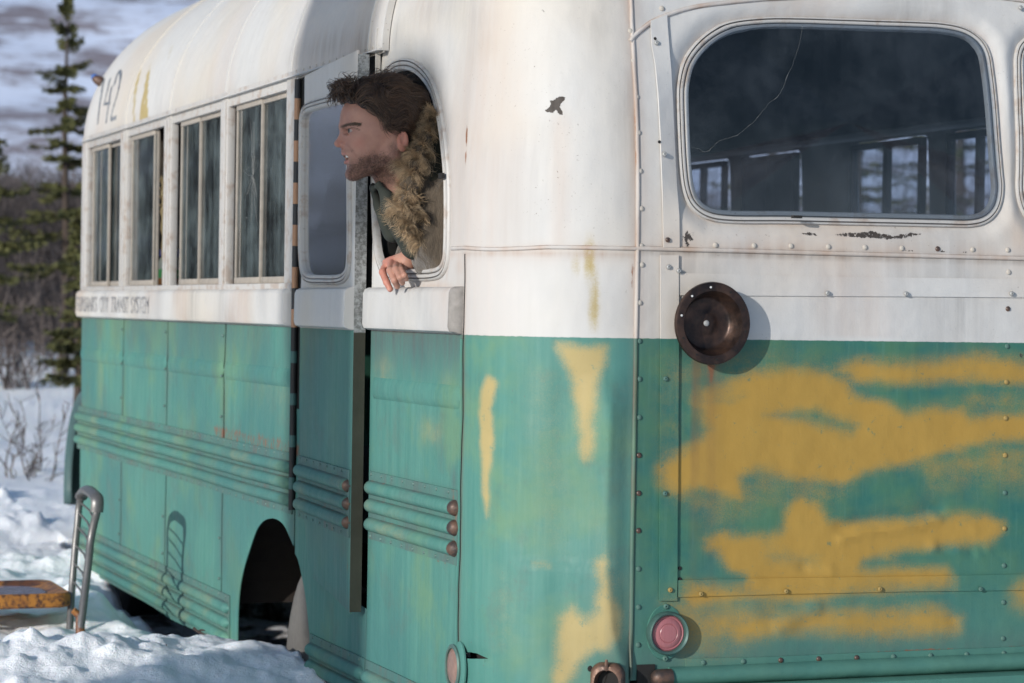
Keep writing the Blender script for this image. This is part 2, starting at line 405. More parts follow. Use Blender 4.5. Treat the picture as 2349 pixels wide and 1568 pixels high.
def disp(u, v):
    P = np.stack([np.ravel(u), np.ravel(v)], -1); o = np.zeros(len(P))
    r = P[:, 0] > U_BEAD
    if r.any():
        Q = P[r]; e = np.zeros(len(Q))
        dist = np.minimum(seg_dist(Q, rw_mid[::3]), seg_dist(Q, rw_mid2[::3]))
        e -= .020*sm(1-dist/.055)
        for (a, b, rr, dd, sx) in DENTS: e += dd*np.exp(-(((Q[:, 0]-a)/sx)**2+(Q[:, 1]-b)**2)/(rr*rr))
        e += .006*lmask(Q, ridge, .020)-.005*lmask(Q+np.array([0, -.022]), ridge, .03); e += .006*lmask(Q, buck, .03)
        e += .0024*vnoise(Q, 5.0, 3.1)+.0007*vnoise(Q, 17.0, 1.1)
        o[r] = e
    c = ~r
    if c.any():
        Q = P[c]; e = np.zeros(len(Q)); cz = (Q[:, 0] > -RC-.02)
        if cz.any():
            W = Q[cz]; e2 = np.zeros(len(W)); low = sm((1.30-W[:, 1])/.12)
            F = np.array(fold); fu = np.interp(W[:, 1], F[::-1, 1], F[::-1, 0]); du = W[:, 0]-fu
            fade = sm((W[:, 1]-.52)/.08)*low
            du2 = np.sqrt(du*du+.006**2)-.006; e2 += fade*.019*np.where(du < 0, np.exp(-du2/.050), np.exp(-du2/.024))
            e2 -= fade*.010*np.exp(-((du+.10)/.05)**2)+fade*.004*np.exp(-((du-.05)/.02)**2)
            vb0 = hollow[5][1]; u0, u1 = hollow[6+1][0], hollow[4][0]; e2 -= .008*sm((1.16-W[:, 1])/.22)*sm((W[:, 1]-vb0+.010)/.020)*sm((W[:, 0]-u0+.04)/.08)*sm((u1+.02-W[:, 0])/.05)
            e2 -= .002*lmask(W, hollow2, .07)*low
            e2 += .0034*vnoise(W, 5.0, 8.3)*low+.0006*vnoise(W, 4.0, 2.3)
            sl = seg_dist(W, slit); e2 -= .006*np.exp(-(sl/.014)**2)*(W[:, 1] > slit[0][1]-.004)
            e[cz] = e2
        e -= .006*sm(1-seg_dist(Q, qw_mid[::3])/.04)*(seg_dist(Q, qw_mid[::3]) > 0)
        e += .0010*vnoise(Q, 6.0, 5.5)
        o[c] = e
    return o.reshape(np.shape(u))
def surf(u, v, off=0.0, dent=True):
    u = np.asarray(u, float); v = np.asarray(v, float); e = 1e-4
    P = base_map(u, v); a = base_map(u+e, v)-base_map(u-e, v); b = base_map(u, v+e)-base_map(u, v-e)
    n = np.cross(a, b); n /= (np.linalg.norm(n, axis=-1, keepdims=True)+1e-12)
    o = off+(disp(u, v) if dent else 0)
    return P+n*np.asarray(o)[..., None] if np.ndim(o) else P+n*o
def grid_pts(x0, x1, y0, y1, s, jit=.0):
    nx = max(2, int((x1-x0)/s)); ny = max(2, int((y1-y0)/s))
    g = np.stack(np.meshgrid(np.linspace(x0, x1, nx), np.linspace(y0, y1, ny), indexing='ij'), -1).reshape(-1, 2); return g
def sheet(name, outer, holes, s, mapf, mat, parent, masks=None, thick=.004, extra=None, bstep=None, smooth=True):
    outer = resample(outer, bstep or s*.9); holes = [resample(h, s*.7) for h in holes]
    P = grid_pts(min(p[0] for p in outer), max(p[0] for p in outer), min(p[1] for p in outer), max(p[1] for p in outer), s) if s else np.zeros((0, 2))
    if extra is not None: P = np.concatenate([P, extra])
    ok = in_poly(P, outer) & (seg_dist(P, outer) > s*.35)
    for h in holes: ok &= ~in_poly(P, h) & (seg_dist(P, h) > s*.35)
    P = P[ok]; vs = []; es = []
    for lp in [outer]+holes:
        b = len(vs); vs += [Vector(p) for p in lp]; es += [(b+i, b+(i+1) % len(lp)) for i in range(len(lp))]
    vs += [Vector(p) for p in P]
    V, E, Fc, *_ = delaunay_2d_cdt(vs, es, [], 0, 1e-7)
    V = np.array([(p[0], p[1]) for p in V]); Fc = np.array([f for f in Fc if len(f) == 3]); C = V[Fc].mean(1)
    keep = in_poly(C, outer)
    for h in holes: keep &= ~in_poly(C, h)
    Fc = Fc[keep]; a = V[Fc]; cr_ = (a[:, 1, 0]-a[:, 0, 0])*(a[:, 2, 1]-a[:, 0, 1])-(a[:, 1, 1]-a[:, 0, 1])*(a[:, 2, 0]-a[:, 0, 0])
    Fc[cr_ < 0] = Fc[cr_ < 0][:, ::-1]; Fc = Fc[np.abs(cr_) > 1e-12]
    me = np_mesh(name, mapf(V[:, 0], V[:, 1]), Fc)
    if masks:
        for k, fn in masks.items(): set_attr(me, k, fn(V))
    o = link(name, me, mat, parent, smooth)
    if thick:
        m = o.modifiers.new('thickness', 'SOLIDIFY'); m.thickness = thick; m.offset = -1
        m = o.modifiers.new('edges', 'EDGE_SPLIT'); m.split_angle = radians(35)
    return o
def sweep(name_mb, path, prof, closed=False, mapf=surf, taper=0.0, ends=(True, True), groove=None):
    """prof: (lateral, height) in the surface frame; lateral lies in uv, to the left of the path"""
    n = len(path); P = np.array([p[:2] for p in path], float)
    if closed: T = np.roll(P, -1, 0)-np.roll(P, 1, 0)
    else: T = np.gradient(P, axis=0)
    T /= np.linalg.norm(T, axis=1, keepdims=True)+1e-12; L = np.stack([-T[:, 1], T[:, 0]], 1)
    sc = np.ones(n)
    if taper and not closed:
        d = np.concatenate([[0], np.cumsum(np.linalg.norm(np.diff(P, axis=0), axis=1))]); tot = d[-1]
        if ends[0]: sc = np.minimum(sc, np.sqrt(np.clip(1-(1-np.clip(d/taper, 0, 1))**2, .0004, 1)))
        if ends[1]: sc = np.minimum(sc, np.sqrt(np.clip(1-(1-np.clip((tot-d)/taper, 0, 1))**2, .0004, 1)))
    m = len(prof); V = []
    for (l, h) in prof:
        Q = P+L*(l*sc)[:, None]; V.append(mapf(Q[:, 0], Q[:, 1], h*sc))
    V = np.stack(V, 1).reshape(-1, 3); fs = []
    for i in range(n if closed else n-1):
        j = (i+1) % n
        for k in range(m-1): fs.append((i*m+k, j*m+k, j*m+k+1, i*m+k+1))
    if not closed: fs += [tuple(range(m)), tuple((n-1)*m+k for k in range(m))[::-1]]
    name_mb.add(V, fs); return name_mb
def surf_nd(u, v, off=0.0): return surf(u, v, off, dent=False)
def line(p, q, step=.02):
    d = math.dist(p, q); n = max(3, int(d/step)); return [(p[0]+(q[0]-p[0])*i/n, p[1]+(q[1]-p[1])*i/n) for i in range(n+1)]
def half_round(r, h=None, k=8, sink=.003):
    h = h or r; return [(r, -sink)]+[(r*cos(pi*i/k), h*sin(pi*i/k)) for i in range(k+1)]+[(-r, -sink)]
# ---------------------------------------------------------------- paint masks
def Z4(x, y): return ((1600+x/2.24)*.9333, (600+y/2.24)*.9333)
def Z6(x, y): return ((1700+x/2.875)*.9333, (1250+y/2.875)*.9333)
REAR_Y = [  # polygon, softness, strength, sign
 ([Z4(*p) for p in [(250, 870), (290, 800), (560, 715), (800, 705), (1000, 715), (1100, 770), (1105, 830), (1250, 860), (1330, 905), (1400, 930), (1560, 895), (1700, 905), (1760, 960), (2054, 930), (2120, 930), (2120, 1070), (1850, 1085), (1620, 1130), (1400, 1215), (1230, 1260), (1050, 1325), (900, 1290), (720, 1280), (570, 1240), (490, 1290), (490, 1400), (420, 1390), (260, 1335), (160, 1370), (60, 1300), (50, 1220), (100, 1170), (210, 1120), (300, 1060), (330, 1000), (290, 930)]], .020, 1.0),
 ([Z4(*p) for p in [(1000, 690), (1130, 640), (1500, 645), (1880, 612), (2120, 640), (2120, 770), (1800, 765), (1500, 770), (1250, 800), (1120, 800), (1090, 740)]], .020, .85),
 ([Z6(*p) for p in [(90, 270), (70, 220), (200, 150), (370, 195), (560, 210), (640, 150), (650, 40), (700, -60), (760, -90), (900, -30), (970, 80), (1100, 110), (1500, 75), (1900, 30), (2080, 50), (2210, 110), (2200, 170), (2080, 240), (1850, 230), (1500, 290), (1400, 330), (1200, 370), (1170, 430), (1800, 420), (1850, 490), (1840, 570), (1200, 600), (800, 640), (400, 640), (0, 660), (-60, 600), (-10, 530), (380, 500), (260, 440), (200, 360), (170, 300)]], .017, .95),
 ([Z6(*p) for p in [(260, 900), (200, 780), (600, 735), (1400, 715), (1760, 725), (1880, 790), (1885, 850), (1760, 900), (1300, 890), (1000, 875), (600, 880), (400, 930), (300, 960)]], .022, .85),
 ([Z6(*p) for p in [(-60, 620), (500, 640), (700, 700), (500, 900), (150, 1030), (0, 1040), (-150, 1000), (-190, 800), (-160, 650)]], .04, .60),
 ([Z4(*p) for p in [(40, 600), (150, 590), (600, 600), (1100, 620), (1100, 700), (560, 690), (200, 800), (150, 1100), (40, 1150)]], .05, .34),
 ([Z6(*p) for p in [(2210, 540), (2360, 500), (2460, 500), (2460, 740), (2330, 740), (2260, 700)]], .02, .6),
 ([Z4(*p) for p in [(1450, 1150), (2100, 1080), (2100, 1330), (1850, 1310), (1500, 1330)]], .05, .52),
 ([Z4(*p) for p in [(1050, 870), (1300, 880), (1700, 800), (2100, 800), (2100, 930), (1700, 900), (1400, 920)]], .03, .42),
 ([Z4(*p) for p in [(500, 1250), (1000, 1300), (1500, 1230), (1450, 1450), (1000, 1500), (700, 1400), (300, 1560), (180, 1400)]], .05, .46)]
REAR_H = [([Z4(*p) for p in [(610, 965), (800, 915), (920, 905), (1020, 940), (1160, 1005), (1120, 1055), (900, 1000), (720, 985)]], .018, .8),
 ([Z4(*p) for p in [(270, 850), (380, 835), (500, 840), (430, 875), (300, 880)]], .016, .6),
 ([Z6(*p) for p in [(590, 300), (760, 300), (870, 340), (860, 385), (640, 370), (520, 340)]], .018, .55),
 ([Z6(*p) for p in [(120, 450), (380, 480), (330, 560), (250, 560), (200, 500)]], .014, .8),
 ([Z4(*p) for p in [(1120, 800), (1560, 785), (1700, 800), (1500, 850), (1250, 850), (1130, 850)]], .018, .9),
 ([Z4(*p) for p in [(1200, 1300), (1480, 1260), (1500, 1330), (1400, 1420), (1150, 1480), (1000, 1460)]], .03, 1.0)]
REAR_Y = [([uv_rear(*p) for p in a], b, c) for a, b, c in REAR_Y]; REAR_H = [([uv_rear(*p) for p in a], b, c) for a, b, c in REAR_H]
def m_yel_rear(V):
    near = (V[:, 0] < UC+.06) & (V[:, 1] < 1.36); o = np.zeros(len(V)); Q = V[near]
    W = Q+np.stack([.020*vnoise(Q, 7, 1.0)+.006*vnoise(Q, 30, 4.0), .011*vnoise(Q, 7, 9.0)+.004*vnoise(Q, 30, 2.0)], 1); m = np.zeros(len(Q))
    for poly, s, k in REAR_Y: m = np.maximum(m, k*pmask(W, poly, s*2.1))
    for poly, s, k in REAR_H: m *= 1-k*pmask(W, poly, s*1.7)
    o[near] = m; far = (V[:, 0] >= UC+.06) & (V[:, 1] < 1.3); o[far] = sm(.5+1.4*vnoise(V[far]*[1, 2.2], 2.0, 6.0)-.15)
    return o
def spot(V, pts): # (u, v, ru, rv, strength)
    o = np.zeros(len(V))
    for a, b, ru, rv, k in pts: o = np.maximum(o, k*np.exp(-((V[:, 0]-a)/ru)**2-((V[:, 1]-b)/rv)**2))
    return o
peel = [uv_rear(*p) for p in [(1912, 536), (1960, 533), (2010, 530), (2050, 541), (2095, 533), (2123, 537), (2080, 547), (2040, 551), (2010, 548), (1960, 546), (1925, 543)]]
peel2 = [uv_rear(*p) for p in [(1835, 536), (1865, 532), (1890, 541), (1860, 543)]]
def m_chip_rear(V):
    o = .62*np.maximum(pmask(V, peel, .004), pmask(V, peel2, .004))
    pts = [(*uv_rear(1577, 545), .018, .017, .62), (*uv_rear(1576, 560), .008, .02, .55), (*uv_rear(2343, 815), .012, .010, .6), (*uv_rear(1700, 522), .004, .02, .5)]
    for px in (2085, 2160, 2215): pts.append((*uv_rear(px, 577), .03, .005, .5))
    return np.maximum(o, spot(V, pts))
def m_dirt_shade_rear(V):
    zb = uv_rear(1800, 580)[1]; o = .85*np.exp(-((V[:, 1]-zb+.004)/.008)**2); o = np.maximum(o, .35*sm(.2+1.6*vnoise(V, 3.5, 12.))*(V[:, 1] > 1.3))
    o = np.maximum(o, .35*np.exp(-np.maximum(V[:, 0]-U_BEAD, 0)/.02)*(V[:, 0] > U_BEAD-.01))
    o = np.maximum(o, .5*sm(1-np.minimum(seg_dist(V, rw_mid[::3]), seg_dist(V, rw_mid2[::3]))/.05)**2)  # dark ring round the windows: recess shade painted in
    o = np.maximum(o, .35*sm((.70-V[:, 1])/.06)); return o
DU, DV = uv_rear(1623, 743)
def m_rust_rear(V):
    o = .75*sm(1-np.abs(V[:, 0]-DU-.012)/.035)*((V[:, 1] < DV-.06)*np.exp(-np.maximum(DV-.08-V[:, 1], 0)/.10))
    o = np.maximum(o, spot(V, [(*uv_rear(2105, 1494), .22, .006, .62), (*uv_rear(2330, 1480), .08, .008, .6), (*uv_rear(2313, 712), .01, .02, .4), (*uv_rear(1790, 1505), .05, .004, .4)])); return o
def m_brown_rear(V):
    o = .6*sm(1-np.abs(V[:, 0]-DU-.005)/.05)*((V[:, 1] < DV-.05)*np.exp(-np.maximum(DV-.08-V[:, 1], 0)/.22))
    for k in (-.03, -.02, -.004, .004, .018, .026): o = np.maximum(o, .75*np.exp(-((V[:, 0]-DU-k)/.004)**2)*((V[:, 1] < DV-.06)*np.exp(-np.maximum(DV-.08-V[:, 1], 0)/.28)))
    o = np.maximum(o, .45*np.exp(-np.maximum(V[:, 0]-U_BEAD, 0)/.016)*(V[:, 1] > 1.34))
    o = np.maximum(o, .30*sm(1-seg_dist(V, rw_mid[::3])/.04)*(V[:, 1] > 1.98)); o = np.maximum(o, .40*np.exp(-np.abs(V[:, 1]-1.55)/.03)*sm(.6+vnoise(V, 6, 2.2))); o = np.maximum(o, .32*sm(.1+1.8*vnoise(V, 2.6, 7.7))*(V[:, 1] > 1.35)); o = np.maximum(o, .45*sm(1-seg_dist(V, rw_mid[::3])/.035)*sm(.5+1.4*vnoise(V, 5, 9.))); o = np.maximum(o, spot(V, [(*uv_rear(2340, 545), .04, .06, .35)])); return o
CY = [([(1118, 866), (1138, 880), (1134, 905), (1126, 940), (1134, 1005), (1124, 1080), (1116, 1180), (1106, 1130), (1108, 1040), (1100, 960), (1105, 900)], .010, 1.0),
 ([(1280, 788), (1330, 796), (1392, 798), (1388, 838), (1366, 866), (1362, 960), (1354, 1050), (1335, 1060), (1325, 960), (1316, 880), (1296, 830)], .014, .95),
 ([(1374, 1290), (1386, 1280), (1396, 1360), (1420, 1410), (1414, 1460), (1385, 1486), (1362, 1480), (1320, 1530), (1290, 1575), (1266, 1600), (1280, 1500), (1284, 1420), (1312, 1400), (1345, 1425), (1370, 1400)], .016, 1.0),
 ([(1190, 820), (1300, 840), (1320, 1000), (1310, 1290), (1230, 1290), (1200, 1000)], .05, .22), ([(1215, 1290), (1260, 1290), (1262, 1305), (1218, 1302)], .008, .4), ([(1130, 1290), (1190, 1330), (1190, 1500), (1130, 1500)], .05, .25),
 ([(1370, 1200), (1430, 1300), (1430, 1500), (1380, 1500)], .04, .30)]
CY = [(corner_uv(a), b, c) for a, b, c in CY]
bird = [((1100+x/2.24)*.9333, y/2.24*.9333) for x, y in [(535, 605), (560, 590), (575, 570), (562, 548), (590, 548), (620, 525), (662, 528), (655, 548), (635, 570), (625, 588), (642, 610), (638, 632), (620, 632), (602, 605), (585, 622), (555, 618)]]
bird = [uv_corner(*p) for p in bird]
QY = [uv_side(880, 835, 0), uv_side(1000, 1000, 0)]
SEAM_U = -.283
def m_yel_c(V):
    W = V+np.stack([.005*vnoise(V, 22, 1.0), .006*vnoise(V, 16, 9.0)], 1); o = np.zeros(len(V))
    for poly, s, k in CY: o = np.maximum(o, k*pmask(W, poly, s*2.0))
    o = o*(V[:, 1] < 1.345)
    return np.maximum(o, spot(V, [(-.86, 1.25, .10, .06, .30), (-.50, 1.12, .12, .05, .28), (-.40, 1.23, .05, .06, .25)]))
su, sv = uv_corner(1352, 640)
def m_brown_c(V):
    o = spot(V, [(su, sv, .011, .09, .0), (-.31, 1.50, .05, .03, .45), (*uv_side(1000, 655), .12, .012, .5), (*uv_side(1030, 560), .012, .10, .5)])
    o = np.maximum(o, .75*np.exp(-np.maximum(U_BEAD-V[:, 0], 0)/.012)*(.4+.6*sm((V[:, 1]-1.3)/.2)))
    o = np.maximum(o, .5*np.exp(-np.abs(V[:, 1]-1.528)/.012)); o = np.maximum(o, .55*np.exp(-np.abs(V[:, 0]-SEAM_U)/.006)*(V[:, 1] < 1.53))
    o = np.maximum(o, .30*np.exp(-((V[:, 0]-uv_corner(1285, 500)[0])/.02)**2)*sm((1.86-V[:, 1])/.06)*(V[:, 1] > 1.53)); o = np.maximum(o, .30*sm(.2+1.7*vnoise(V*[1, .5], 3.2, 4.4))*(V[:, 1] > 1.345)); return o
def m_stain_yel(V):  # the yellow run on the white corner
    return spot(V, [(su, sv+.04, .012, .05, .8), (su+.012, sv-.05, .012, .07, .75), (su-.03, sv+.03, .01, .03, .4)])
ru, rv = uv_side(1056, 312, 0)
def m_rust_c(V):
    return spot(V, [(uv_corner(1056, 312)[0], 1.79, .009, .030, .85), (uv_corner(1064, 360)[0], 1.74, .012, .030, .55), (-.315, 1.105, .02, .02, .45), (-.30, .80, .03, .004, .6), (-.42, .822, .14, .003, .5), (-.90, .99, .02, .004, .5), (-.5, 1.0, .2, .004, .45), (-.29, 1.2, .006, .04, .6)]+[(*uv_corner(1452, y), .008, .03, .62) for y in (620, 650, 1250, 1290, 1330, 1380, 1420, 1460, 1500)])
def m_chip_c(V):
    return np.maximum(.72*pmask(V, bird, .003), spot(V, [(*uv_corner(1250, 16), .006, .006, .5), (*uv_corner(1452, 1450), .006, .09, .55)]))
def m_dirt_c(V):
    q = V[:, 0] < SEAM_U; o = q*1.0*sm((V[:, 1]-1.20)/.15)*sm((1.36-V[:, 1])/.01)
    o = np.maximum(o, .8*np.exp(-np.abs(V[:, 0]-SEAM_U)/.005)*(V[:, 1] < 1.53)); o = np.maximum(o, .75*np.exp(-np.abs(V[:, 1]-1.523)/.004)*(V[:, 0] > SEAM_U-.02))
    o = np.maximum(o, .62*np.exp(-np.maximum(U_BEAD-V[:, 0], 0)/.060)*sm(.50+1.3*vnoise(V, 3.5, 3.3))); o = np.maximum(o, .22*sm(.1+1.6*vnoise(V, 5, 13.))*(V[:, 1] > 1.345)); o = np.maximum(o, spot(V, [(-.33, 1.015, .02, .03, .85), (-.36, .99, .015, .012, .7), (-.86, .93, .02, .008, .4)]))
    o = np.maximum(o, q*.4*np.exp(-np.abs(V[:, 1]-.99)/.01)); o = np.maximum(o, .4*sm(1-seg_dist(V, qw_mid[::3])/.025)); o = np.maximum(o, spot(V, [(uv_corner(1385, 90)[0], 2.02, .03, .06, .35), (-.55, 2.12, .2, .05, .3), (-.86, 2.08, .06, .05, .4)])); return o
masks_c = dict(yel=lambda V: np.maximum(m_yel_c(V), m_stain_yel(V)), brown=m_brown_c, rust=m_rust_c, chip=m_chip_c, dirt_shade=m_dirt_c)
masks_r = dict(yel=m_yel_rear, brown=m_brown_rear, rust=m_rust_rear, chip=m_chip_rear, dirt_shade=m_dirt_shade_rear)
# ---------------------------------------------------------------- rear shells
VT = 2.30
sheet('corner_panel', [(-Y0S, .36), (U_BEAD, .36), (U_BEAD, VT), (-Y0S, VT)], [qw_in, slit], .010, lambda u, v: surf(u, v), M['paint'], bus, masks_c, extra=np.concatenate([grid_pts(min(p[0] for p in bird)-.01, max(p[0] for p in bird)+.01, min(p[1] for p in bird)-.01, max(p[1] for p in bird)+.01, .0022), grid_pts(-.31, -.26, 1.70, 1.84, .004), grid_pts(fold[0][0]-.03, fold[0][0]+.03, .55, 1.2, .006)]))
sheet('rear_panel', [(U_BEAD+.0015, .60), (2*UC-U_BEAD, .60), (2*UC-U_BEAD, VT), (U_BEAD+.0015, VT)], [rw_in, rw_in2], .010, lambda u, v: surf(u, v), M['paint'], bus, masks_r, extra=np.concatenate([grid_pts(peel2[0][0]-.01, peel[8][0]+.12, 1.575-.022, 1.575+.022, .003), grid_pts(U_BEAD+.10, U_BEAD+.16, 1.53, 1.60, .004)]))
def grid_sheet(name, us, vs, mapf, mat, parent, thick=.004, masks=None):
    U_, V_ = np.meshgrid(us, vs, indexing='ij'); n, m = U_.shape; P = mapf(U_, V_).reshape(-1, 3)
    i, j = np.meshgrid(np.arange(n-1), np.arange(m-1), indexing='ij'); a = (i*m+j).ravel(); Q = np.stack([a, a+m, a+m+1, a+1], 1)
    me = np_mesh(name, P, Q)
    if masks:
        W = np.stack([U_.ravel(), V_.ravel()], 1)
        for k, fn in masks.items(): set_attr(me, k, fn(W))
    o = link(name, me, mat, parent)
    if thick: md = o.modifiers.new('thickness', 'SOLIDIFY'); md.thickness = thick; md.offset = -1
    return o
UR = 2*UC-(-RC)        # where the right side starts
grid_sheet('rear_dome', np.concatenate([np.linspace(-Y0S, -RC, 8)[:-1], np.linspace(-RC, UC, 26)]), np.linspace(VT, 2.04+.72*pi/2, 24), surf_nd, M['paint'], bus)
def mir(f): return lambda u, v: (lambda p: np.stack([2*HW-p[..., 0], p[..., 1], p[..., 2]], -1))(f(u, v))
o = grid_sheet('rear_dome', np.concatenate([np.linspace(-Y0S, -RC, 8)[:-1], np.linspace(-RC, UC, 26)]), np.linspace(VT, 2.04+.72*pi/2, 24), mir(surf_nd), M['paint'], bus, 0)
o = grid_sheet('corner_panel', np.linspace(-Y0S, U_BEAD, 30), np.linspace(.36, VT, 40), mir(surf_nd), M['paint'], bus, 0)
# right side wall, roof, front
POST = [4.66, 3.95, 3.235, 2.468, 1.715]
def side_right(u, v):
    dx, dy, z = profile(v); return np.stack([2*HW-dx+0*u, -u, z+0*u], -1)
RWIN = [(float(on_x(a, 400, 2*HW-.05)[1]), float(on_x(b, 400, 2*HW-.05)[1])) for a, b in ((1556, 1655), (1697, 1818), (1945, 2107), (2165, 2310))]
rholes = [rrect(-a, -b, 1.475, 2.03, .02, .02, .02, .02, 2) for a, b in RWIN]
sheet('right_wall', [(-FRONT, .36), (-Y0S, .36), (-Y0S, 2.04), (-FRONT, 2.04)], rholes, .06, side_right, M['paint'], bus, None, .004)
for h in rholes:
    x0 = min(p[0] for p in h); x1 = max(p[0] for p in h); mb = MB(); X = 2*HW-.03
    for (a, b) in ((x0, x0+.02), (x1-.02, x1), ((x0+x1)/2-.012, (x0+x1)/2+.012)): mb.box((X-.012, -b, 1.475), (X+.012, -a, 2.02))
    mb.box((X-.014, -x1, 1.47), (X+.010, -x0, 1.49)); mb.box((X-.014, -x1, 2.0), (X+.010, -x0, 2.022))
    wf = mb.build('right_window', M['inside'], bus, False)
    g = MB(); g.add([(X, -x0, 1.475), (X, -x1, 1.475), (X, -x1, 2.02), (X, -x0, 2.02)], [(0, 1, 2, 3)]); g.build('glass', M['glass_far'], wf, False)
# main roof: overlaps the rear shell
def roof_map(u, v, off=0.0):
    s = np.clip((np.asarray(v)-2.04)/.72, 0, 10); right = s > pi/2
    total = 2*(pi/2)*.72+(2*HW-1.8-.036)
    d = np.asarray(v)-2.04; flat0 = pi/2*.72; flatl = 2*HW-1.8-.036
    t = np.clip(d/.72, 0, pi/2); x = .018+.9*(1-np.cos(t)); z = 2.04+.66*np.sin(t)
    f = np.clip(d-flat0, 0, flatl); x = x+f; z = z+.02*np.sin(np.pi*f/flatl)
    t2 = np.clip((d-flat0-flatl)/.72, 0, pi/2); x = x+.9*np.sin(t2); z = z-.66*(1-np.cos(t2))
    front = np.clip((-np.asarray(u)-4.45)/.3, 0, 1); 
    th = t/ (pi/2); o = .016+off
    nx = -np.cos(t)*.66; nz = np.sin(t)*.9; L = np.sqrt(nx*nx+nz*nz); nx, nz = nx/L, nz/L
    nx = np.where(t2 > 0, np.sin(t2)*.66, nx); nz = np.where(t2 > 0, np.cos(t2)*.9+1e-6, nz); L = np.sqrt(nx*nx+nz*nz)
    return np.stack([x+nx/L*o+0*np.asarray(u), -np.asarray(u)+0*x, z+nz/L*o], -1)
def uv_roof(px, py):
    x = .02
    for _ in range(25):
        p = on_x(px, py, x-.012); t = math.asin(min(1, max(0, (p[2]-2.045)/.665))); x = x*.4+.6*(.018+.9*(1-cos(t)))
    return (-p[1], 2.04+.72*t)
def Z1(x, y): return (x/3.0, y/3.0)
ROOF_Y = [([Z1(*p) for p in [(1040, 445), (1032, 540), (1025, 620), (1031, 822), (962, 832), (975, 740), (985, 690), (1000, 600), (1022, 500)]], .007, 1.0), ([Z1(*p) for p in [(982, 440), (970, 520), (948, 620), (938, 700), (936, 850), (926, 850), (926, 690), (934, 600), (958, 500)]], .006, .8), ([Z1(*p) for p in [(1195, 310), (1180, 360), (1168, 420), (1162, 420), (1170, 360), (1185, 320)]], .006, .5)]
ROOF_Y = [([uv_roof(*p) for p in a], b, c) for a, b, c in ROOF_Y]
V_END = 2.04+2*(pi/2)*.72+(2*HW-1.8-.036)
SEAMS = [4.70, 3.95, 3.235, 2.468, 1.74, 1.02]
def m_yel_roof(V):
    near = V[:, 1] < 3.0; o = np.zeros(len(V)); Q = V[near]; m = np.zeros(len(Q))
    for poly, s, k in ROOF_Y: m = np.maximum(m, k*pmask(Q, poly, s))
    o[near] = m; return o
def m_dirt_roof(V):
    o = .5*np.exp(-np.maximum(V[:, 1]-2.04, 0)/.03)*sm(.6+vnoise(V, 5, 3))
    for s in SEAMS: o = np.maximum(o, .35*np.exp(-np.abs(V[:, 0]+s)/.03)*sm(.5+vnoise(V*[1, .4], 6, s))*np.exp(-(V[:, 1]-2.04)/.5))
    o = np.maximum(o, spot(V, [(-1.35, 2.10, .25, .05, .55), (-1.72, 2.1, .1, .06, .5), (-1.1, 2.08, .1, .05, .6)])); return o
def m_brown_roof(V): return .28*sm(.4+vnoise(V*[1, .5], 3, 7))*np.exp(-(V[:, 1]-2.04)/.5)
grid_sheet('roof', np.concatenate([np.linspace(-4.75, -4.55, 15)[:-1], np.linspace(-4.55, -4.05, 90)[:-1], np.linspace(-4.05, -.905, 120)]), np.concatenate([np.linspace(2.015, 2.75, 75)[:-1], np.linspace(2.75, V_END, 60)]),
           roof_map, M['paint'], bus, .006, dict(yel=m_yel_roof, dirt_shade=m_dirt_roof, brown=m_brown_roof))
for s in SEAMS[1:]:
    mb = MB(); sweep(mb, [(-s, v) for v in np.linspace(2.03, V_END-.02, 90)], [(.014, -.002), (.012, .0025), (.002, .003), (.0, .0045), (-.004, .0045), (-.006, -.002)], mapf=roof_map); mb.build('roof_seam', M['paint'], bus)
mb = MB(); sweep(mb, line((-4.75, 2.035), (-.905, 2.035), .06), [(.012, -.004), (.012, .006), (.004, .012), (-.006, .016), (-.010, .012), (-.010, -.012)], mapf=roof_map); mb.build('drip_rail', M['paint'], bus)
mb = MB(); sweep(mb, [(-.910, v) for v in np.linspace(2.02, 3.2, 50)], [(.006, -.014), (.006, .003), (-.006, .003), (-.006, -.014)], mapf=roof_map); mb.build('roof_edge_strip', M['paint'], bus)
# front bulkhead, nose, hood and fenders (they only peep out past the side)
def front_map(u, v): return np.stack([u, FRONT-.03+.10*(1-((u-HW)/HW)**2)-np.maximum(v-2.0, 0)*.15, v], -1)
sheet('front_wall', [(.02, .5), (2*HW-.02, .5), (2*HW-.02, 2.04), (2*HW-.12, 2.35), (1.9, 2.62), (HW, 2.70), (.6, 2.62), (.14, 2.35), (.02, 2.04)], [rrect(.22, 1.18, 1.50, 2.12, .08, .05, .05, .15), rrect(1.31, 2.27, 1.50, 2.12, .05, .08, .15, .05)], .08, front_map, M['paint'], bus, None, .02)
mb = MB(); hp = [(0, .30), (.25, .33), (.6, .42), (.9, .43), (1.05, .30), (1.08, .02)]
vs = []; ring = 20
for t, r in [(0, 1.0), (.35, .97), (.75, .85), (1.05, .66), (1.12, .45)]:
    for k in range(ring):
        a = 2*pi*k/ring; vs.append((HW+.62*r*np.sign(cos(a))*abs(cos(a))**.55, FRONT+.08+t, .93+.40*r*np.sign(sin(a))*abs(sin(a))**.6))
mb.add(vs, [(i*ring+k, i*ring+(k+1) % ring, (i+1)*ring+(k+1) % ring, (i+1)*ring+k) for i in range(4) for k in range(ring)]+[tuple(4*ring+k for k in range(ring))]); mb.build('hood', M['paint'], bus)
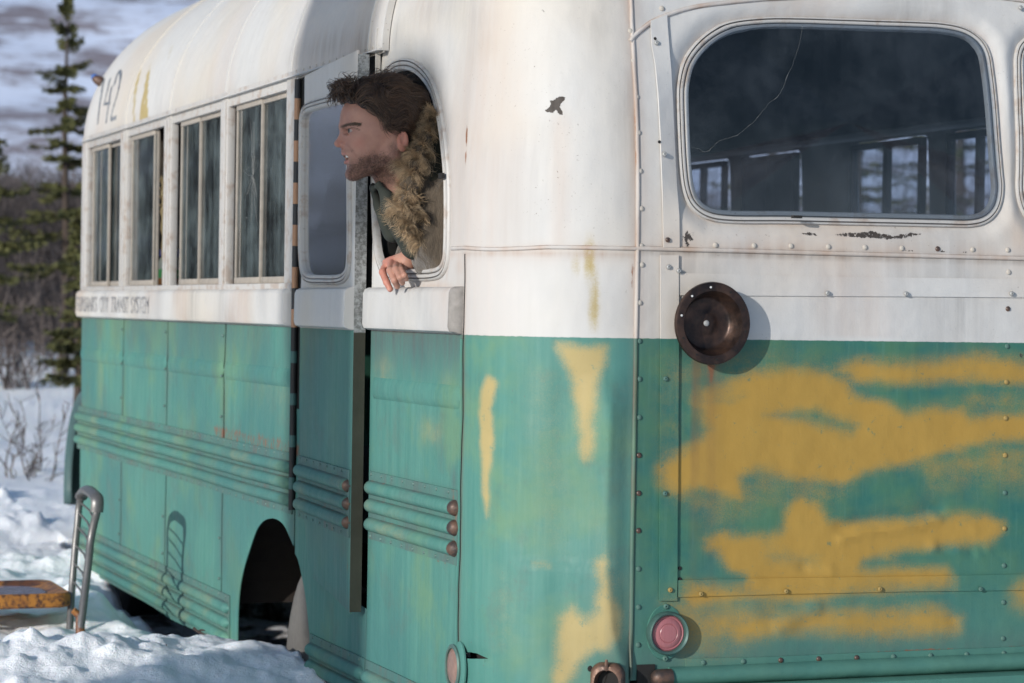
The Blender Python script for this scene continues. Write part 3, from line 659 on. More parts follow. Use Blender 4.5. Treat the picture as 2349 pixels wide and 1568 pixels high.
for sx in (0, 1):
    mb = MB(); vs = []; K = 22
    for i in range(K+1):
        a = pi*(1.12*i/K-.06)
        for (dx, dr) in ((.02, -.05), (.0, .0), (.03, .035), (.12, .06), (.30, .06), (.46, .03), (.48, -.02)):
            r = .42+dr; x = dx+.085; vs.append(((2*HW-x) if sx else x, 5.10-r*1.0*cos(a), .62+r*sin(a)))
    mb.add(vs, [(i*7+k, i*7+k+1, (i+1)*7+k+1, (i+1)*7+k) for i in range(K) for k in range(6)]); f = mb.build('front_fender', simple('dark_fender_paint', (.05, .10, .10), .5) if sx == 0 else bpy.data.materials['dark_fender_paint'], bus)
    f.modifiers.new('thickness', 'SOLIDIFY').thickness = .012
M['tyre'] = simple('old_tyre_rubber', (.035, .034, .033), .85, 0, .3, 60, .4)
M['tyre_grey'] = simple('weathered_grey_tyre', (.125, .118, .108), .85, 0, .3, 60, .4)
def wheel(c, name, mt, r=.44, w=.2, axis=(1, 0, 0), hub=True):
    e = MB(); prof = [(r*.55, -w*.42), (r*.62, -w*.5), (r*.85, -w*.52), (r*.97, -w*.42), (r, -w*.3), (r, w*.3), (r*.97, w*.42), (r*.85, w*.52), (r*.62, w*.5), (r*.55, w*.42), (r*.55, -w*.42)]
    e.lathe(c, axis, prof, 40); t = e.build(name, mt, bus)
    if hub:
        e = MB(); e.lathe(c, axis, [(.001, -w*.3), (.07, -w*.3), (.09, -w*.15), (r*.45, -w*.1), (r*.56, -w*.4), (r*.56, w*.4), (r*.4, w*.1), (.001, w*.1)], 30); e.build('rim', M['rust'], t)
    return t
for x in (.32, 2*HW-.32): wheel((x, 5.12, .46), 'front_wheel', M['tyre'], .38)
wheel((2*HW-.2, 1.90, .50), 'rear_wheel', M['tyre'])
wheel((.14, 1.61, .24), 'rear_tyre', M['tyre_grey'], .47, .13, (1, -.04, .03))
mb = MB(); mb.box((.35, .2, .62), (.47, 4.6, .74)); mb.box((2.02, .2, .62), (2.14, 4.6, .74)); mb.box((.35, 1.85, .45), (2.14, 1.97, .57)); mb.box((.3, 3.2, .56), (2.1, 3.3, .66)); mb.build('chassis', M['rust'], bus, False)
# interior lining: floor, ceiling, liners
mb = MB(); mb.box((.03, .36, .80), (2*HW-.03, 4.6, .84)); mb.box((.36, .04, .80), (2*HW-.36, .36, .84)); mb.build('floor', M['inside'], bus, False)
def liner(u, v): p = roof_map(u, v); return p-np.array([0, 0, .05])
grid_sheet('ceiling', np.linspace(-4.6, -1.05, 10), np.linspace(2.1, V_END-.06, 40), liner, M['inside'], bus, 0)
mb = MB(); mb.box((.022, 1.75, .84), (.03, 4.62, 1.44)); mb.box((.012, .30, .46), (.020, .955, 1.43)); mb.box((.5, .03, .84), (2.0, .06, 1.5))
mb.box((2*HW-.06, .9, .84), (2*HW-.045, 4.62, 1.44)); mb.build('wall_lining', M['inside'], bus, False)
M['blackout'] = simple('blackout_black', (.02, .02, .025), .95)  # black panels added inside the windshield to darken the man's window
for a, b in ((.12, 1.27), (1.36, 2.35)): mb = MB(); mb.box((a, 4.52, 1.35), (b, 4.56, 2.3)); mb.build('added_blackout', M['blackout'], bus, False)
# ---------------------------------------------------------------- window trims on the rear body
def trim_prof(w=.0145, h=.010):
    return [(-w, -.006), (-w, h*.5), (-w*.82, h*.95), (-w*.55, h*1.05), (-w*.34, h*.92), (-w*.28, h*.55), (-w*.16, h*.55), (-w*.10, h*.9), (w*.15, h*1.1), (w*.40, h*.95), (w*.46, h*.6), (w*.58, h*.6), (w*.66, h*.9), (w*.88, h*.7), (w, h*.2), (w, -.012)]
def trim(name, path, gaps=()):
    mb = MB(); pr = trim_prof(); sweep(mb, path, pr, True, mapf=surf)
    me = mesh(name, mb.v, mb.f); g = np.tile([1 if k in (5, 6, 10, 11) else 0 for k in range(len(pr))], len(path)).astype(float); set_attr(me, 'groove', g*.85)
    return link(name, me, M['trim'], bus, True, 50)
t_rw = trim('rear_window', rw_mid); t_rw2 = trim('rear_window', rw_mid2); t_qw = trim('quarter_window', qw_mid)
t_rw['label'] = 'white double-beaded frame of the cracked rear window'
def pane(name, path, mat, parent, off=-.006, mapf=surf_nd):
    P = np.array([p[:2] for p in path]); c = P.mean(0); V = mapf(P[:, 0], P[:, 1], off); cc = V.mean(0)
    me = mesh(name, list(V)+[cc], [(i, (i+1) % len(P), len(P)) for i in range(len(P))]); return link(name, me, mat, parent, False)
p1 = pane('glass', inset_path(rw_in, -.004), M['glass_rear'], t_rw); pane('glass', inset_path(rw_in2, -.004), M['glass_rear'], t_rw2)
ck = cr([uv_rear(*p) for p in [(1842, 56), (1839, 90), (1826, 130), (1812, 165), (1798, 200), (1785, 222), (1762, 240), (1740, 270), (1715, 292), (1697, 308), (1672, 317), (1650, 325), (1632, 342), (1618, 348), (1604, 341), (1588, 339)]], False, 4)
ck = [(p[0]+random.uniform(-.0012, .0012), p[1]+random.uniform(-.0012, .0012)) for p in ck]
mb = MB(); pts = surf_nd(np.array([p[0] for p in ck]), np.array([p[1] for p in ck]), -.004); mb.tube(pts, [.00012+.00032*random.random()**2 for _ in pts], 4); mb.build('crack', M['crack'], p1)
# clips: little black joints in the trims
for path, uv, nm in ((rw_mid, uv_rear(1816, 503), t_rw), (qw_mid, uv_side(1024, 409), t_qw)):
    i = int(np.argmin([math.dist(p[:2], uv) for p in path])); q = path[i]; mb = MB()
    c = Vector(surf_nd(np.array(q[0]), np.array(q[1]), .012)); mb.box(c-Vector((.010, .010, .003) if nm is t_rw else (.004, .012, .008)), c+Vector((.012, .002, .003) if nm is t_rw else (.003, .012, .004))); mb.build('clip', M['dark'], nm, False)
# beads --------------------------------------------------------------
def bead(name, path, r=.0055, mat=None, h=None, taper=0):
    mb = MB(); pr = half_round(r, h, 6); sweep(mb, path, pr, mapf=surf, taper=taper); me = mesh(name, mb.v, mb.f); V = np.array([(v[0]*1.7-v[1], v[2]) for v in mb.v])
    lat = np.tile(np.array([1 if abs(l) > r*.8 else 0 for l, _ in pr]), len(path)).astype(float); n_ = sm(.45+1.2*vnoise(V, 9, 3))
    set_attr(me, 'brown', .20+.40*n_); set_attr(me, 'dirt_shade', .85*lat*(.4+.6*n_)+.15); set_attr(me, 'rust', .48*lat*sm(vnoise(V, 14, 8)*2)); return link(name, me, mat or M['paint'], bus, True, 60)
bead('corner_bead', line((U_BEAD+.001, .605), (U_BEAD+.001, VT), .012), .0050, None, .0042)
vb = uv_rear(1800, 580)[1]
bead('belt_bead', [(u, vb-.0045*sin(min(1, max(0, (u+.283)/.25))*pi)) for u in np.linspace(-.372, U_BEAD, 60)], .0048)
bead('belt_bead', line((U_BEAD, vb+.001), (2*UC-U_BEAD, vb+.001), .02), .0055)
bead('belt_bead', line((2*UC-U_BEAD, vb), (2*UC-U_BEAD+.5, vb), .05), .0055)
arc = cr([uv_rear(*p) for p in [(1445, 96), (1456, 82), (1475, 66), (1500, 48), (1540, 30), (1590, 14), (1650, 4), (1760, -8), (1900, -14), (2100, -16), (2330, -14)]], False, 8)
bead('roof_bead', arc, .0055); bead('roof_bead', mirror(arc), .0055)
# seam line between quarter panel and corner
sl = [(SEAM_U+.0012*sin(v*23)+.0008*sin(v*61), v) for v in np.linspace(.36, 1.526, 110)]
mb = MB(); sweep(mb, sl, [(.0018, -.003), (.0018, .0012), (-.0018, .0012), (-.0018, -.003)], mapf=surf); mb.build('panel_seam', M['dark'], bus, False)
sl = [(SEAM_U-.008+.0012*sin(v*23), v) for v in np.linspace(.36, 1.335, 110)]
mb = MB(); sweep(mb, sl, [(.0055, -.002), (.0045, .0035), (-.0045, .0035), (-.0055, -.002)], mapf=surf); o = mb.build('seam_strip', M['paint'], bus)
# torn slit: dark hollow behind it
mb = MB(); c = surf_nd(np.array(slit[3][0]-.02), np.array(slit[3][1]), -.02); mb.add([tuple(surf_nd(np.array(slit[0][0]+a), np.array(slit[0][1]+b), -.03)) for a, b in ((-.03, -.04), (.10, -.04), (.10, .04), (-.03, .04))], [(0, 1, 2, 3)]); mb.build('slit_hollow', M['dark'], bus, False)
# flat strips on the rear ---------------------------------------------
def strip(name, poly, off=.0035, s=.02, wob=0.0):
    uv = [uv_rear(*p) for p in poly]
    return sheet(name, uv, [], s, lambda u, v: surf(u, v, off+wob*np.sin(v*9)**2), M['paint'], bus, dict(yel=m_yel_rear, dirt_shade=lambda V: .0*V[:, 0], brown=m_brown_rear), .003)
def Z3(x, y): return ((1100+x/2.24)*.9333, y/2.24*.9333)
strip('flat_strip', [Z3(*p) for p in [(1113, 120), (1203, 82), (1208, 170), (1218, 300), (1235, 420), (1245, 520), (1258, 800), (1265, 1050), (1270, 1365), (1182, 1365), (1178, 1150), (1172, 900), (1165, 700), (1155, 520), (1138, 350), (1118, 250)]], .006)
strip('flat_strip', [(1512, 586), (1554, 586), (1554.5, 800), (1554, 1000), (1552, 1200), (1550, 1378), (1510, 1378), (1511, 1200), (1512.5, 1000), (1513, 800)], .006)
strip('flat_strip', [(1556, 627), (1800, 633), (2100, 638), (2420, 641), (2420, 684), (2100, 681), (1800, 679.5), (1556, 678)], .0035)
strip('flat_strip', [(1553, 1331), (1800, 1326), (2100, 1322), (2420, 1316), (2420, 1353), (2100, 1357), (1800, 1363), (1553, 1370)], .004)
strip('flat_strip', [(1572, 1511), (1740, 1508), (2000, 1497), (2420, 1480), (2420, 1518), (2000, 1532), (1740, 1545), (1572, 1548)], .003)
# rear lower rail tube and bumper sill
vr = on_y(1700, 1545)[2]
mb = MB(); sweep(mb, line((u_rear(.385), vr), (2*UC-u_rear(.385), vr), .02), half_round(.021, .026, 10), mapf=surf_nd); mb.build('rear_rail', M['paint'], bus)
mb = MB(); q = base_map(np.array(u_rear(.370)), np.array(vr)); mb.lathe((q[0]-.014, q[1]-.012, q[2]), (1, 0, 0), [(.001, -.016), (.010, -.014), (.017, -.006), (.019, .004), (.019, .03)], 20); mb.build('rail_end_cap', M['rust'], bus)
mb = MB(); mb.box((.36, -.06, .40), (2*HW-.36, .02, .585), .01); mb.build('bumper', M['paint'], bus)
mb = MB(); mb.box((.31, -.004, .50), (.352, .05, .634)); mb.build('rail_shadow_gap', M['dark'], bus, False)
# ---------------------------------------------------------------- rivets and screws
riv_me = None
def rivet_mesh(name, r, h, screw=False):
    mb = MB(); 
    if screw: mb.lathe((0, 0, 0), (0, 0, 1), [(r, -.001), (r, h*.4), (r*.8, h*.85), (r*.45, h), (r*.28, h), (r*.26, h*.2), (.0001, h*.2)], 14)
    else: mb.lathe((0, 0, 0), (0, 0, 1), [(r, -.001), (r*.98, h*.25), (r*.8, h*.65), (r*.5, h*.9), (.0001, h)], 14)
    me = mesh(name, mb.v, mb.f); me.polygons.foreach_set('use_smooth', [True]*len(me.polygons)); return me
M['rivet_w'] = simple('painted_rivet', (.42, .385, .335), .75, 0, .3, 60); M['rivet_g'] = simple('green_rivet', (.065, .14, .115), .75, 0, .4, 60)
M['rivet_y'] = simple('yellowed_rivet', (.27, .19, .06), .75, 0, .2, 60)
M['screw'] = simple('bare_screw', (.34, .34, .33), .55, .3, .2, 60)
RM = {}
def rivet(uv, mat, name='rivet', r=.0062, h=.0042, off=0.0, coarse=False):
    key = (name, round(r, 4), mat)
    if key not in RM: me = rivet_mesh(name, r, h, name == 'screw'); me.materials.append(M[mat]); RM[key] = me
    o = bpy.data.objects.new(name, RM[key]); COL.objects.link(o); o.parent = bus
    u, v = np.array(uv[0]), np.array(uv[1]); e = 1e-3
    a = Vector(base_map(u+e, v)-base_map(u-e, v)).normalized(); b = Vector(base_map(u, v+e)-base_map(u, v-e)).normalized(); n = a.cross(b).normalized()
    p = surf(u, v, off); m = Matrix.Identity(4); b = n.cross(a)
    for i in range(3): m[i][0], m[i][1], m[i][2], m[i][3] = a[i], b[i], n[i], p[i]
    o.matrix_local = m; return o
for (x, y) in [(1518, 17.5), (1446.3, 71.7), (1453.8, 139.6), (1460.4, 223), (1464.6, 305), (1468.3, 393), (1471.3, 479), (1471.3, 565), (1472.6, 608)]: rivet(uv_rear(x, y), 'rivet_w')
for y in (695, 783, 870, 958, 1045, 1132, 1218, 1305.7, 1393.3, 1480): rivet(uv_rear(1467.5-(y-695)*.0045, y), 'rivet_w' if y < 770 else ('rust' if y > 1040 and y < 1250 else 'rivet_g'))
for x, y in [(1641, 563), (1730, 564), (1815, 565), (1901, 566.5), (1985, 568), (2069, 570), (2151, 571.5), (2231, 573), (2311, 574)]: rivet(uv_rear(x, y), 'rust' if x in (2151,) else 'rivet_w')
for i, y in enumerate((625, 709, 795, 877, 960, 1045, 1131, 1213, 1298, 1382, 1465)): rivet(uv_rear(2313-(y-625)*.0155, y), ('rivet_w', 'rust', 'rivet_g', 'rivet_y', 'rivet_y', 'rivet_y', 'rivet_g', 'rivet_y', 'rivet_g', 'rivet_g', 'rivet_g')[i])
for i, x in enumerate((1612, 1703, 1789, 1877, 1964, 2048, 2133, 2215, 2300)): rivet(uv_rear(x, 1520-(x-1612)*.031), 'rust' if 1760 < x < 2000 else 'rivet_g', off=.003)
for x, y, m in [(1503, 101, 'screw'), (1521.5, 355.5, 'screw'), (1528, 551, 'rust'), (1530, 613, 'screw'), (1553.5, 622, 'screw'), (1895, 673, 'screw'), (2075, 674.5, 'screw'), (2316, 674, 'screw'), (2338, 13, 'screw'),
                (1523.5, 869, 'rivet_g'), (1522, 1132, 'rivet_g'), (1533.6, 1353, 'rivet_y'), (1604.5, 1362, 'rivet_y'), (1800, 1356, 'rivet_y'), (2015, 1351, 'rivet_y'), (2245, 1351, 'rivet_g')]:
    rivet(uv_rear(x, y), m, 'screw', .0056, .0045, .007)
for x, y in [(1500, 91), (1510, 327), (1558.6, 1304), (1558.6, 1329)]:
    uv = uv_rear(x, y); rivet(uv, 'dark', 'screw_hole', .0035 if y < 1000 else .0045, .0012, .0015 if x > 1555 else .0065)
# ---------------------------------------------------------------- round dish on the rear
q = on_y(1616, 742); c = Vector((q[0], -.004, q[2]))
mb = MB(); mb.lathe(c, (0, -1, 0), [(.0001, .004), (.020, .005), (.024, .002), (.052, .002), (.058, .006), (.068, .034), (.071, .040), (.086, .042), (.0895, .040), (.091, .035), (.0895, .031), (.084, .034), (.070, .032), (.061, .0), (.0001, -.001)], 64)
M['dish'] = (lambda q: q.fin(q.mix(q.ss(q.noise(18, 6, .65), .35, .7), (.022, .016, .015), (.085, .048, .034)), q.lin(q.noise(60, 4), .3, .7, .28, .5), metal=.6, bump=q.bump(q.noise(150, 4), .15, .002)))(N('brown_pressed_steel'))
dish = mb.build('round_dish', M['dish'], bus); dish['label'] = 'round rusty steel dish screwed to the rear panel'
mb = MB(); mb.lathe(c+Vector((0, -.004, 0)), (0, -1, 0), [(.0065, 0), (.0065, .003), (.003, .005), (.0001, .005)], 14); mb.build('screw', M['screw'], dish)
M['holes'] = simple('punched_hole', (.62, .62, .60), .6)
for k in range(10):
    a = radians(96+36*k); mb = MB(); p = c+Vector((cos(a)*.079, -.0425, sin(a)*.079))
    mb.lathe(p, (0, -1, 0), [(.0024, -.001), (.0024, .0004), (.0001, .0004)], 8); mb.build('rim_hole', M['holes'] if k in (0, 1, 2) else M['dark'], dish)
# ---------------------------------------------------------------- tail light
q = on_y(1525, 1451); c = Vector((q[0], 0, q[2]))
mb = MB(); mb.lathe(c, (0, -1, 0), [(.0, .0035), (.046, .0035), (.047, .0)], 36, .95, 1.30); tl = mb.build('tail_light', M['paint'], bus); tl['label'] = 'round faded pink tail light in a green housing'
mb = MB(); mb.lathe(c, (0, -1, 0), [(.046, .002), (.048, .016), (.047, .024), (.0445, .027), (.0405, .024), (.039, .016), (.039, .012)], 40); mb.build('housing', simple('housing_paint', (.055, .115, .100), .45, .2, .35, 50), tl)
q2 = N('faded_pink_lens'); st = q2.noise(1, 3, .5, stretch=(260, 260, 6))
M['lens'] = q2.fin(q2.mix(st, (.27, .085, .095), (.38, .145, .15)), .35, bump=q2.bump(st, .15, .002), **{'Coat Weight': .3})
mb = MB(); mb.lathe(c, (0, -1, 0), [(.040, .012), (.039, .016), (.036, .018), (.0335, .0165), (.031, .0185), (.022, .020), (.0205, .0188), (.019, .0203), (.009, .021), (.0001, .0213)], 48); mb.build('lens', M['lens'], tl)
for dz in (.057, -.057):
    mb = MB(); mb.lathe(c+Vector((0, -.003, dz)), (0, -1, 0), [(.0062, 0), (.006, .003), (.004, .005), (.002, .005), (.0018, .002), (.0001, .002)], 14); mb.build('screw', M['rivet_g'], tl)
# ---------------------------------------------------------------- side marker lamp and the rusty open lamp shell at the corner
c = Vector(on_x(1044, 1530, -.002)); c.x = 0
mb = MB(); mb.lathe(c+Vector((0, -.03, 0)), (-1, 0, 0), [(.058, -.001), (.058, .003), (.05, .005), (.0, .005)], 36, .62, 1.05); ml = mb.build('side_marker_lamp', M['paint'], bus)
mb = MB(); mb.lathe(c, (-1, 0, 0), [(.050, .0), (.051, .009), (.047, .012), (.042, .011), (.042, .006)], 40, .9, 1.0); mb.build('lamp_ring', simple('chalky_green_ring', (.10, .17, .145), .4, .3, .4, 70), ml)
mb = MB(); mb.lathe(c, (-1, 0, 0), [(.042, .006), (.036, .010), (.020, .012), (.0001, .013)], 32, .9, 1.0); mb.build('lens', simple('pale_clear_lens', (.24, .15, .12), .3, 0, .5, 60), ml)
mb = MB(); c = Vector(base_map(np.array(uv_corner(1400, 1560)[0]), np.array(.60))); nrm = Vector((-.55, -.835, 0)).normalized(); c = c+nrm*.016
c.z = on_y(1400, 1572, .0)[2]-.005; tx = Vector((.835, -.55, 0))
def rr_ring(w, h, dd, k=6):
    return [c+tx*p[0]+Vector((0, 0, p[1]))+nrm*dd for p in rrect(-w, w, -h, h, .012, .012, .026, .026, k)]
rings = [rr_ring(.036, .056, .0), rr_ring(.038, .058, .012), rr_ring(.036, .056, .026), rr_ring(.032, .051, .032), rr_ring(.027, .044, .033), rr_ring(.025, .042, .024), rr_ring(.024, .040, .004)]
n = len(rings[0]); vs = [p for r in rings for p in r]; mb.add(vs, [(i*n+k, i*n+(k+1) % n, (i+1)*n+(k+1) % n, (i+1)*n+k) for i in range(len(rings)-1) for k in range(n)]); ls = mb.build('empty_lamp_shell', M['rust'], bus)
mb = MB(); mb.add(rr_ring(.0245, .041, .006), [tuple(range(n))]); mb.build('shell_back', M['dark'], ls, False)
mb = MB(); mb.tube([c+Vector((0, 0, .044))+nrm*.030, c+Vector((0, 0, .056))+nrm*.036, c+Vector((0, 0, .066))+nrm*.033], [.005, .004, .003], 8); mb.build('latch_pin', M['rust'], ls)
uvh = uv_corner(1355, 1535); rivet(uvh, 'dark', 'screw_hole', .007, .001, .0005)
# ================================================================== LEFT SIDE OF THE BUS
def smap(u, v, off=0.0):
    u = np.asarray(u, float); v = np.asarray(v, float); sh = np.broadcast(u, v).shape
    wob = .0032*np.sin(u*4.1+1)*np.sin(v*5+.5)+.0016*np.sin(u*11+v*7)*np.sin(v*9+u*3)
    sag = .018*np.exp(-((v-.40)/.10)**2)*np.exp(-((u+3.0)/.35)**2)*-1
    return np.stack([np.broadcast_to(-(off+wob), sh), np.broadcast_to(-u, sh), np.broadcast_to(v, sh)+0*u], -1)
def flat(u, v, off=0.0):
    sh = np.broadcast(np.asarray(u), np.asarray(v)).shape
    return np.stack([np.broadcast_to(-np.asarray(off, float), sh), np.broadcast_to(-np.asarray(u, float), sh), np.broadcast_to(np.asarray(v, float), sh)], -1)
def botz(u): return .365-.012*np.exp(-((np.asarray(u)+3.1)/.30)**2)-.012*sm((np.asarray(u)+2.9)/.6)
arch = [on_x(*p) for p in [(543, 1475), (545, 1420), (551, 1355), (562, 1300), (578, 1250), (592, 1215), (606, 1196), (620, 1190), (634, 1192), (650, 1206), (664, 1236), (678, 1272), (690, 1318), (700, 1372), (707, 1430), (713, 1490)]]
arch_uv = cr([(-p[1], p[2]) for p in arch], False, 4)
def masks_side(extra):
    def dirt_shade(V):
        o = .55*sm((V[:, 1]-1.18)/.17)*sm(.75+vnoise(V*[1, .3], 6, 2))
        for u_, v0, v1 in extra: o = np.maximum(o, .8*np.exp(-np.abs(V[:, 0]-u_)/.022)*(.4+.6*sm(.5+1.5*vnoise(V*[0, 1], 7, u_)))*((V[:, 1] > v0) & (V[:, 1] < v1)))
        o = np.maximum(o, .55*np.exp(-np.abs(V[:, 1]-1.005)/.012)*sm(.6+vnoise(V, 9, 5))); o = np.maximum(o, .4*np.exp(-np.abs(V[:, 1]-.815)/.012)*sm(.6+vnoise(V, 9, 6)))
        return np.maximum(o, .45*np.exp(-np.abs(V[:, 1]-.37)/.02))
    def rust(V):
        o = .66*np.exp(-np.abs(V[:, 1]-1.005)/.05)*sm(.35+2*vnoise(V*[1, 0], 3.5, 8.0)+(V[:, 0] > -2.3)*.6)
        o = np.maximum(o, .46*np.exp(-np.abs(V[:, 1]-.812)/.02)*sm(.3+2*vnoise(V*[1, 0], 4, 1.0))); return o
    def yel(V): return .24*sm(.3+1.6*vnoise(V*[1, .8], 3.1, 4.4))*(V[:, 1] > .95)*sm((1.28-V[:, 1])/.1)
    return dict(dirt_shade=dirt_shade, rust=rust, yel=yel)
cuts = [-4.73, -3.925, -3.215, -2.435, -1.632]
def wavy(u, v): return u+.003*math.sin(v*9+u*5)+.0025*math.exp(-((v-1.2)/.02)**2)*(-6)
for i in range(4):
    a, b = cuts[i], cuts[i+1]; vv = np.linspace(.0, 1, 60)
    def edge(u, top=1.40):
        zb = float(botz(u)); return [(wavy(u, zb+(top-zb)*t) if u not in (cuts[0], cuts[-1]) else u, zb+(top-zb)*t) for t in vv]
    L = edge(a); Rr = edge(b); g = .0075
    L = [(p[0]+g+(.003 if p[1] < 1.15 and p[1] > .98 and i == 3 else 0), p[1]) for p in L]; Rr = [(p[0]-g, p[1]) for p in Rr]
    bot = [(u, float(botz(u))) for u in np.linspace(a, b, 14)][1:-1]
    if i < 3: poly = L[::-1]+bot+Rr
    else:
        la = [p for p in arch_uv if p[0] < b-.004]; k = [j for j, p in enumerate(la)][-1]
        zr = la[-1][1]
        poly = L[::-1]+[(u, z) for u, z in bot if u < la[0][0]-.01]+[tuple(p) for p in la if p[1] > .35]+[(b-g, z) for z in np.linspace(zr+.01, 1.40, 30)]
    sheet('side_panel', poly, [], .030, smap, M['paint'], bus, masks_side([(a, .4, 1.345), (b, .4, 1.345)]), .003, bstep=.012)
# piece behind the wheel arch and under the door
ra = [tuple(p) for p in arch_uv if p[0] > cuts[4]+.004]
zt = ra[0][1]; und = [(cuts[4]+.004, zt)]+ra[1:]+[(-1.46, .38), (-1.2, .355), (-.965, .35), (-.965, .648), (-1.05, .652), (-1.20, .660), (-1.41, .668), (-1.47, .74), (-1.53, .87), (-1.575, 1.0), (-1.600, 1.12), (cuts[4]+.004, 1.12)]
sheet('side_panel', und, [], .030, smap, M['paint'], bus, masks_side([(-.965, .3, .66)]), .003, bstep=.012)
# dark backing behind the open joints, wheel housing
mb = MB(); mb.box((.016, 2.30, .38), (.020, 4.70, 1.44)); mb.box((.016, 1.62, 1.05), (.020, 2.31, 1.44)); mb.box((.05, .985, .665), (.09, 1.62, .68)); mb.build('panel_backing', M['dark'], bus, False)
mb = MB(); vs = []; K = 16
for i in range(K+1):
    a = pi*i/K
    for x in (.0145, .75): vs.append((x, 1.88+.42*cos(a), .50+.345*sin(a)))
mb.add(vs, [(i*2, i*2+1, i*2+3, i*2+2) for i in range(K)]); mb.box((.72, 1.45, .50), (.74, 2.3, .84)); mb.build('wheel_housing', simple('rusty_wheel_housing', (.030, .022, .017), .9, 0, .5, 20), bus, False)
# horizontal pressed bead at z 1.20
for a, b in ((-4.72, -3.935), (-3.915, -3.225), (-3.205, -2.445), (-2.425, -1.645), (-.950, -.290)):
    mb = MB(); m = smap if a < -1 else surf
    sweep(mb, line((a, 1.203), (b, 1.203), .02), [(.029, -.002), (.025, .0015), (.016, .0055), (.006, .0072), (-.006, .0072), (-.016, .0055), (-.025, .0015), (-.029, -.002)], mapf=m, taper=.025); mb.build('pressed_bead', M['paint'], bus)
def moulding(a, b, zs, ztop, zbot, mapf, rivs=None, caps=0, wob=0.0, r=.0185, parent=bus, tl=True, tr=True):
    mb = MB(); sweep(mb, line((a, (ztop+zbot)/2), (b, (ztop+zbot)/2), .04), [((ztop-zbot)/2, -.001), ((ztop-zbot)/2, .004), (-(ztop-zbot)/2, .004), (-(ztop-zbot)/2, -.001)], mapf=mapf); me = mesh('moulding_plate', mb.v, mb.f); V = np.array([(v[0]-v[1], v[2]) for v in mb.v]); n_ = sm(.6+1.2*vnoise(V, 6, 4)); set_attr(me, 'dirt_shade', .35+.45*n_); set_attr(me, 'rust', .42*n_); o = link('moulding_plate', me, M['paint'], parent, True, 40)  # plate darkened for the shade between tubes, with patchy dirt and rust
    for z in zs:
        mb = MB(); pr = half_round(r, .022, 8); pth = line((a-.006, z), (b, z), .02); sweep(mb, pth, pr, mapf=mapf, taper=.022, ends=(tl, tr)); me = mesh('moulding_tube', mb.v, mb.f)
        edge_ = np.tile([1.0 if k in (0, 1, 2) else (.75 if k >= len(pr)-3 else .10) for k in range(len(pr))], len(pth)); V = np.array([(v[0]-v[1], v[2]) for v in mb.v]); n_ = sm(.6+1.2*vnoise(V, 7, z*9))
        set_attr(me, 'dirt_shade', .85*edge_*(.5+.5*n_)); set_attr(me, 'rust', .44*n_*edge_); set_attr(me, 'yel', .25*sm(.2+1.5*vnoise(V, 5, 2))); link('moulding_tube', me, M['paint'], parent)  # dark tube edges: shade lines painted in together with grime
        if caps:
            mb = MB(); sweep(mb, line((b-.024, z), (b+.003, z), .004), [(l*1.03, h*1.05) for l, h in half_round(r, .022, 8)], mapf=mapf, taper=.02, ends=(False, True)); mb.build('moulding_end_cap', M['rust'], parent)
    return o
UZ = (.955, .910, .863); LZ = (.482, .437, .392)
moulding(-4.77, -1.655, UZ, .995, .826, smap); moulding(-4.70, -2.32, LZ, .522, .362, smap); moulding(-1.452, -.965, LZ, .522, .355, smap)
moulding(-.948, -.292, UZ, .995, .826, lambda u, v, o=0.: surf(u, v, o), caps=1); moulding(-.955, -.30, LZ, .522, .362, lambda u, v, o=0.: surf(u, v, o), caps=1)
# side rivets: hundreds of tiny heads, kept as one
mb = MB(); rows = []
for z, a, b in ((1.000-.012, -4.70, -1.66), (.834, -4.70, -1.66), (.515, -4.66, -2.34), (.515, -1.42, -.98), (.988, -.93, -.30), (.834, -.93, -.30)):
    rows += [(u, z) for u in np.arange(a, b, .082)]
for uu in cuts[1:4]: rows += [(uu-.022, z) for z in np.arange(.56, 1.33, .125) if not .80 < z < 1.02]
for i, (u, z) in enumerate(rows):
    p = (smap if u < -.964 else (lambda a, b, o: surf(a, b, o)))(np.array(u), np.array(z), .0035); mb.lathe(p, (-1, 0, 0), [(.0048, -.002), (.0044, .001), (.0028, .0032), (.0001, .0038)], 8)
rv = mb.build('side_rivets', simple('side_rivet_paint', (.09, .16, .14), .5, 0, .5, 40), bus); tag(rv, kind='stuff')
mb = MB(); 
for u in np.arange(-4.65, -.94, .062):
    p = roof_map(np.array(u), np.array(2.056), .0005); mb.lathe(p, (-1, 0, .1), [(.0035, -.001), (.003, .0012), (.0001, .0022)], 7)
rv = mb.build('roof_rivets', M['rivet_w'], bus); tag(rv, kind='stuff')
# belt ---------------------------------------------------------------
BP = [(.053, -.002), (.0525, .012), (.048, .022), (.038, .026), (-.038, .027), (-.048, .023), (-.0525, .012), (-.053, -.002)]
def belt(a, b, mapf, parent=bus, taper=.03, name='belt_panel', ends=(True, True), m=None):
    mb = MB(); sweep(mb, line((a, 1.400), (b, 1.400), .02), BP, mapf=mapf)
    me = mesh(name, mb.v, mb.f); V = np.array([(-v[1], v[2]) for v in mb.v])
    set_attr(me, 'dirt_shade', .35*sm(.3+vnoise(V, 7, 2))*(np.abs(V[:, 1]-1.4) > .03)+.25*np.exp(-np.abs(V[:, 1]-1.45)/.01)); set_attr(me, 'brown', .35*sm(.2+1.3*vnoise(V, 4, 6)))
    return link(name, me, m or M['paint'], parent, True, 45)
def bulge_end(mapf, a, b):
    """round the belt's ends inward over 2 cm"""
    def f(u, v, off=0.0):
        u = np.asarray(u, float); d = np.minimum(u-a, b-u); k = np.sqrt(np.clip(1-(1-np.clip(d/.020, 0, 1))**2, 0.02, 1)); return mapf(u, v, np.asarray(off)*k)
    return f
belt(-4.735, -1.668, bulge_end(smap, -4.735, -1.668))
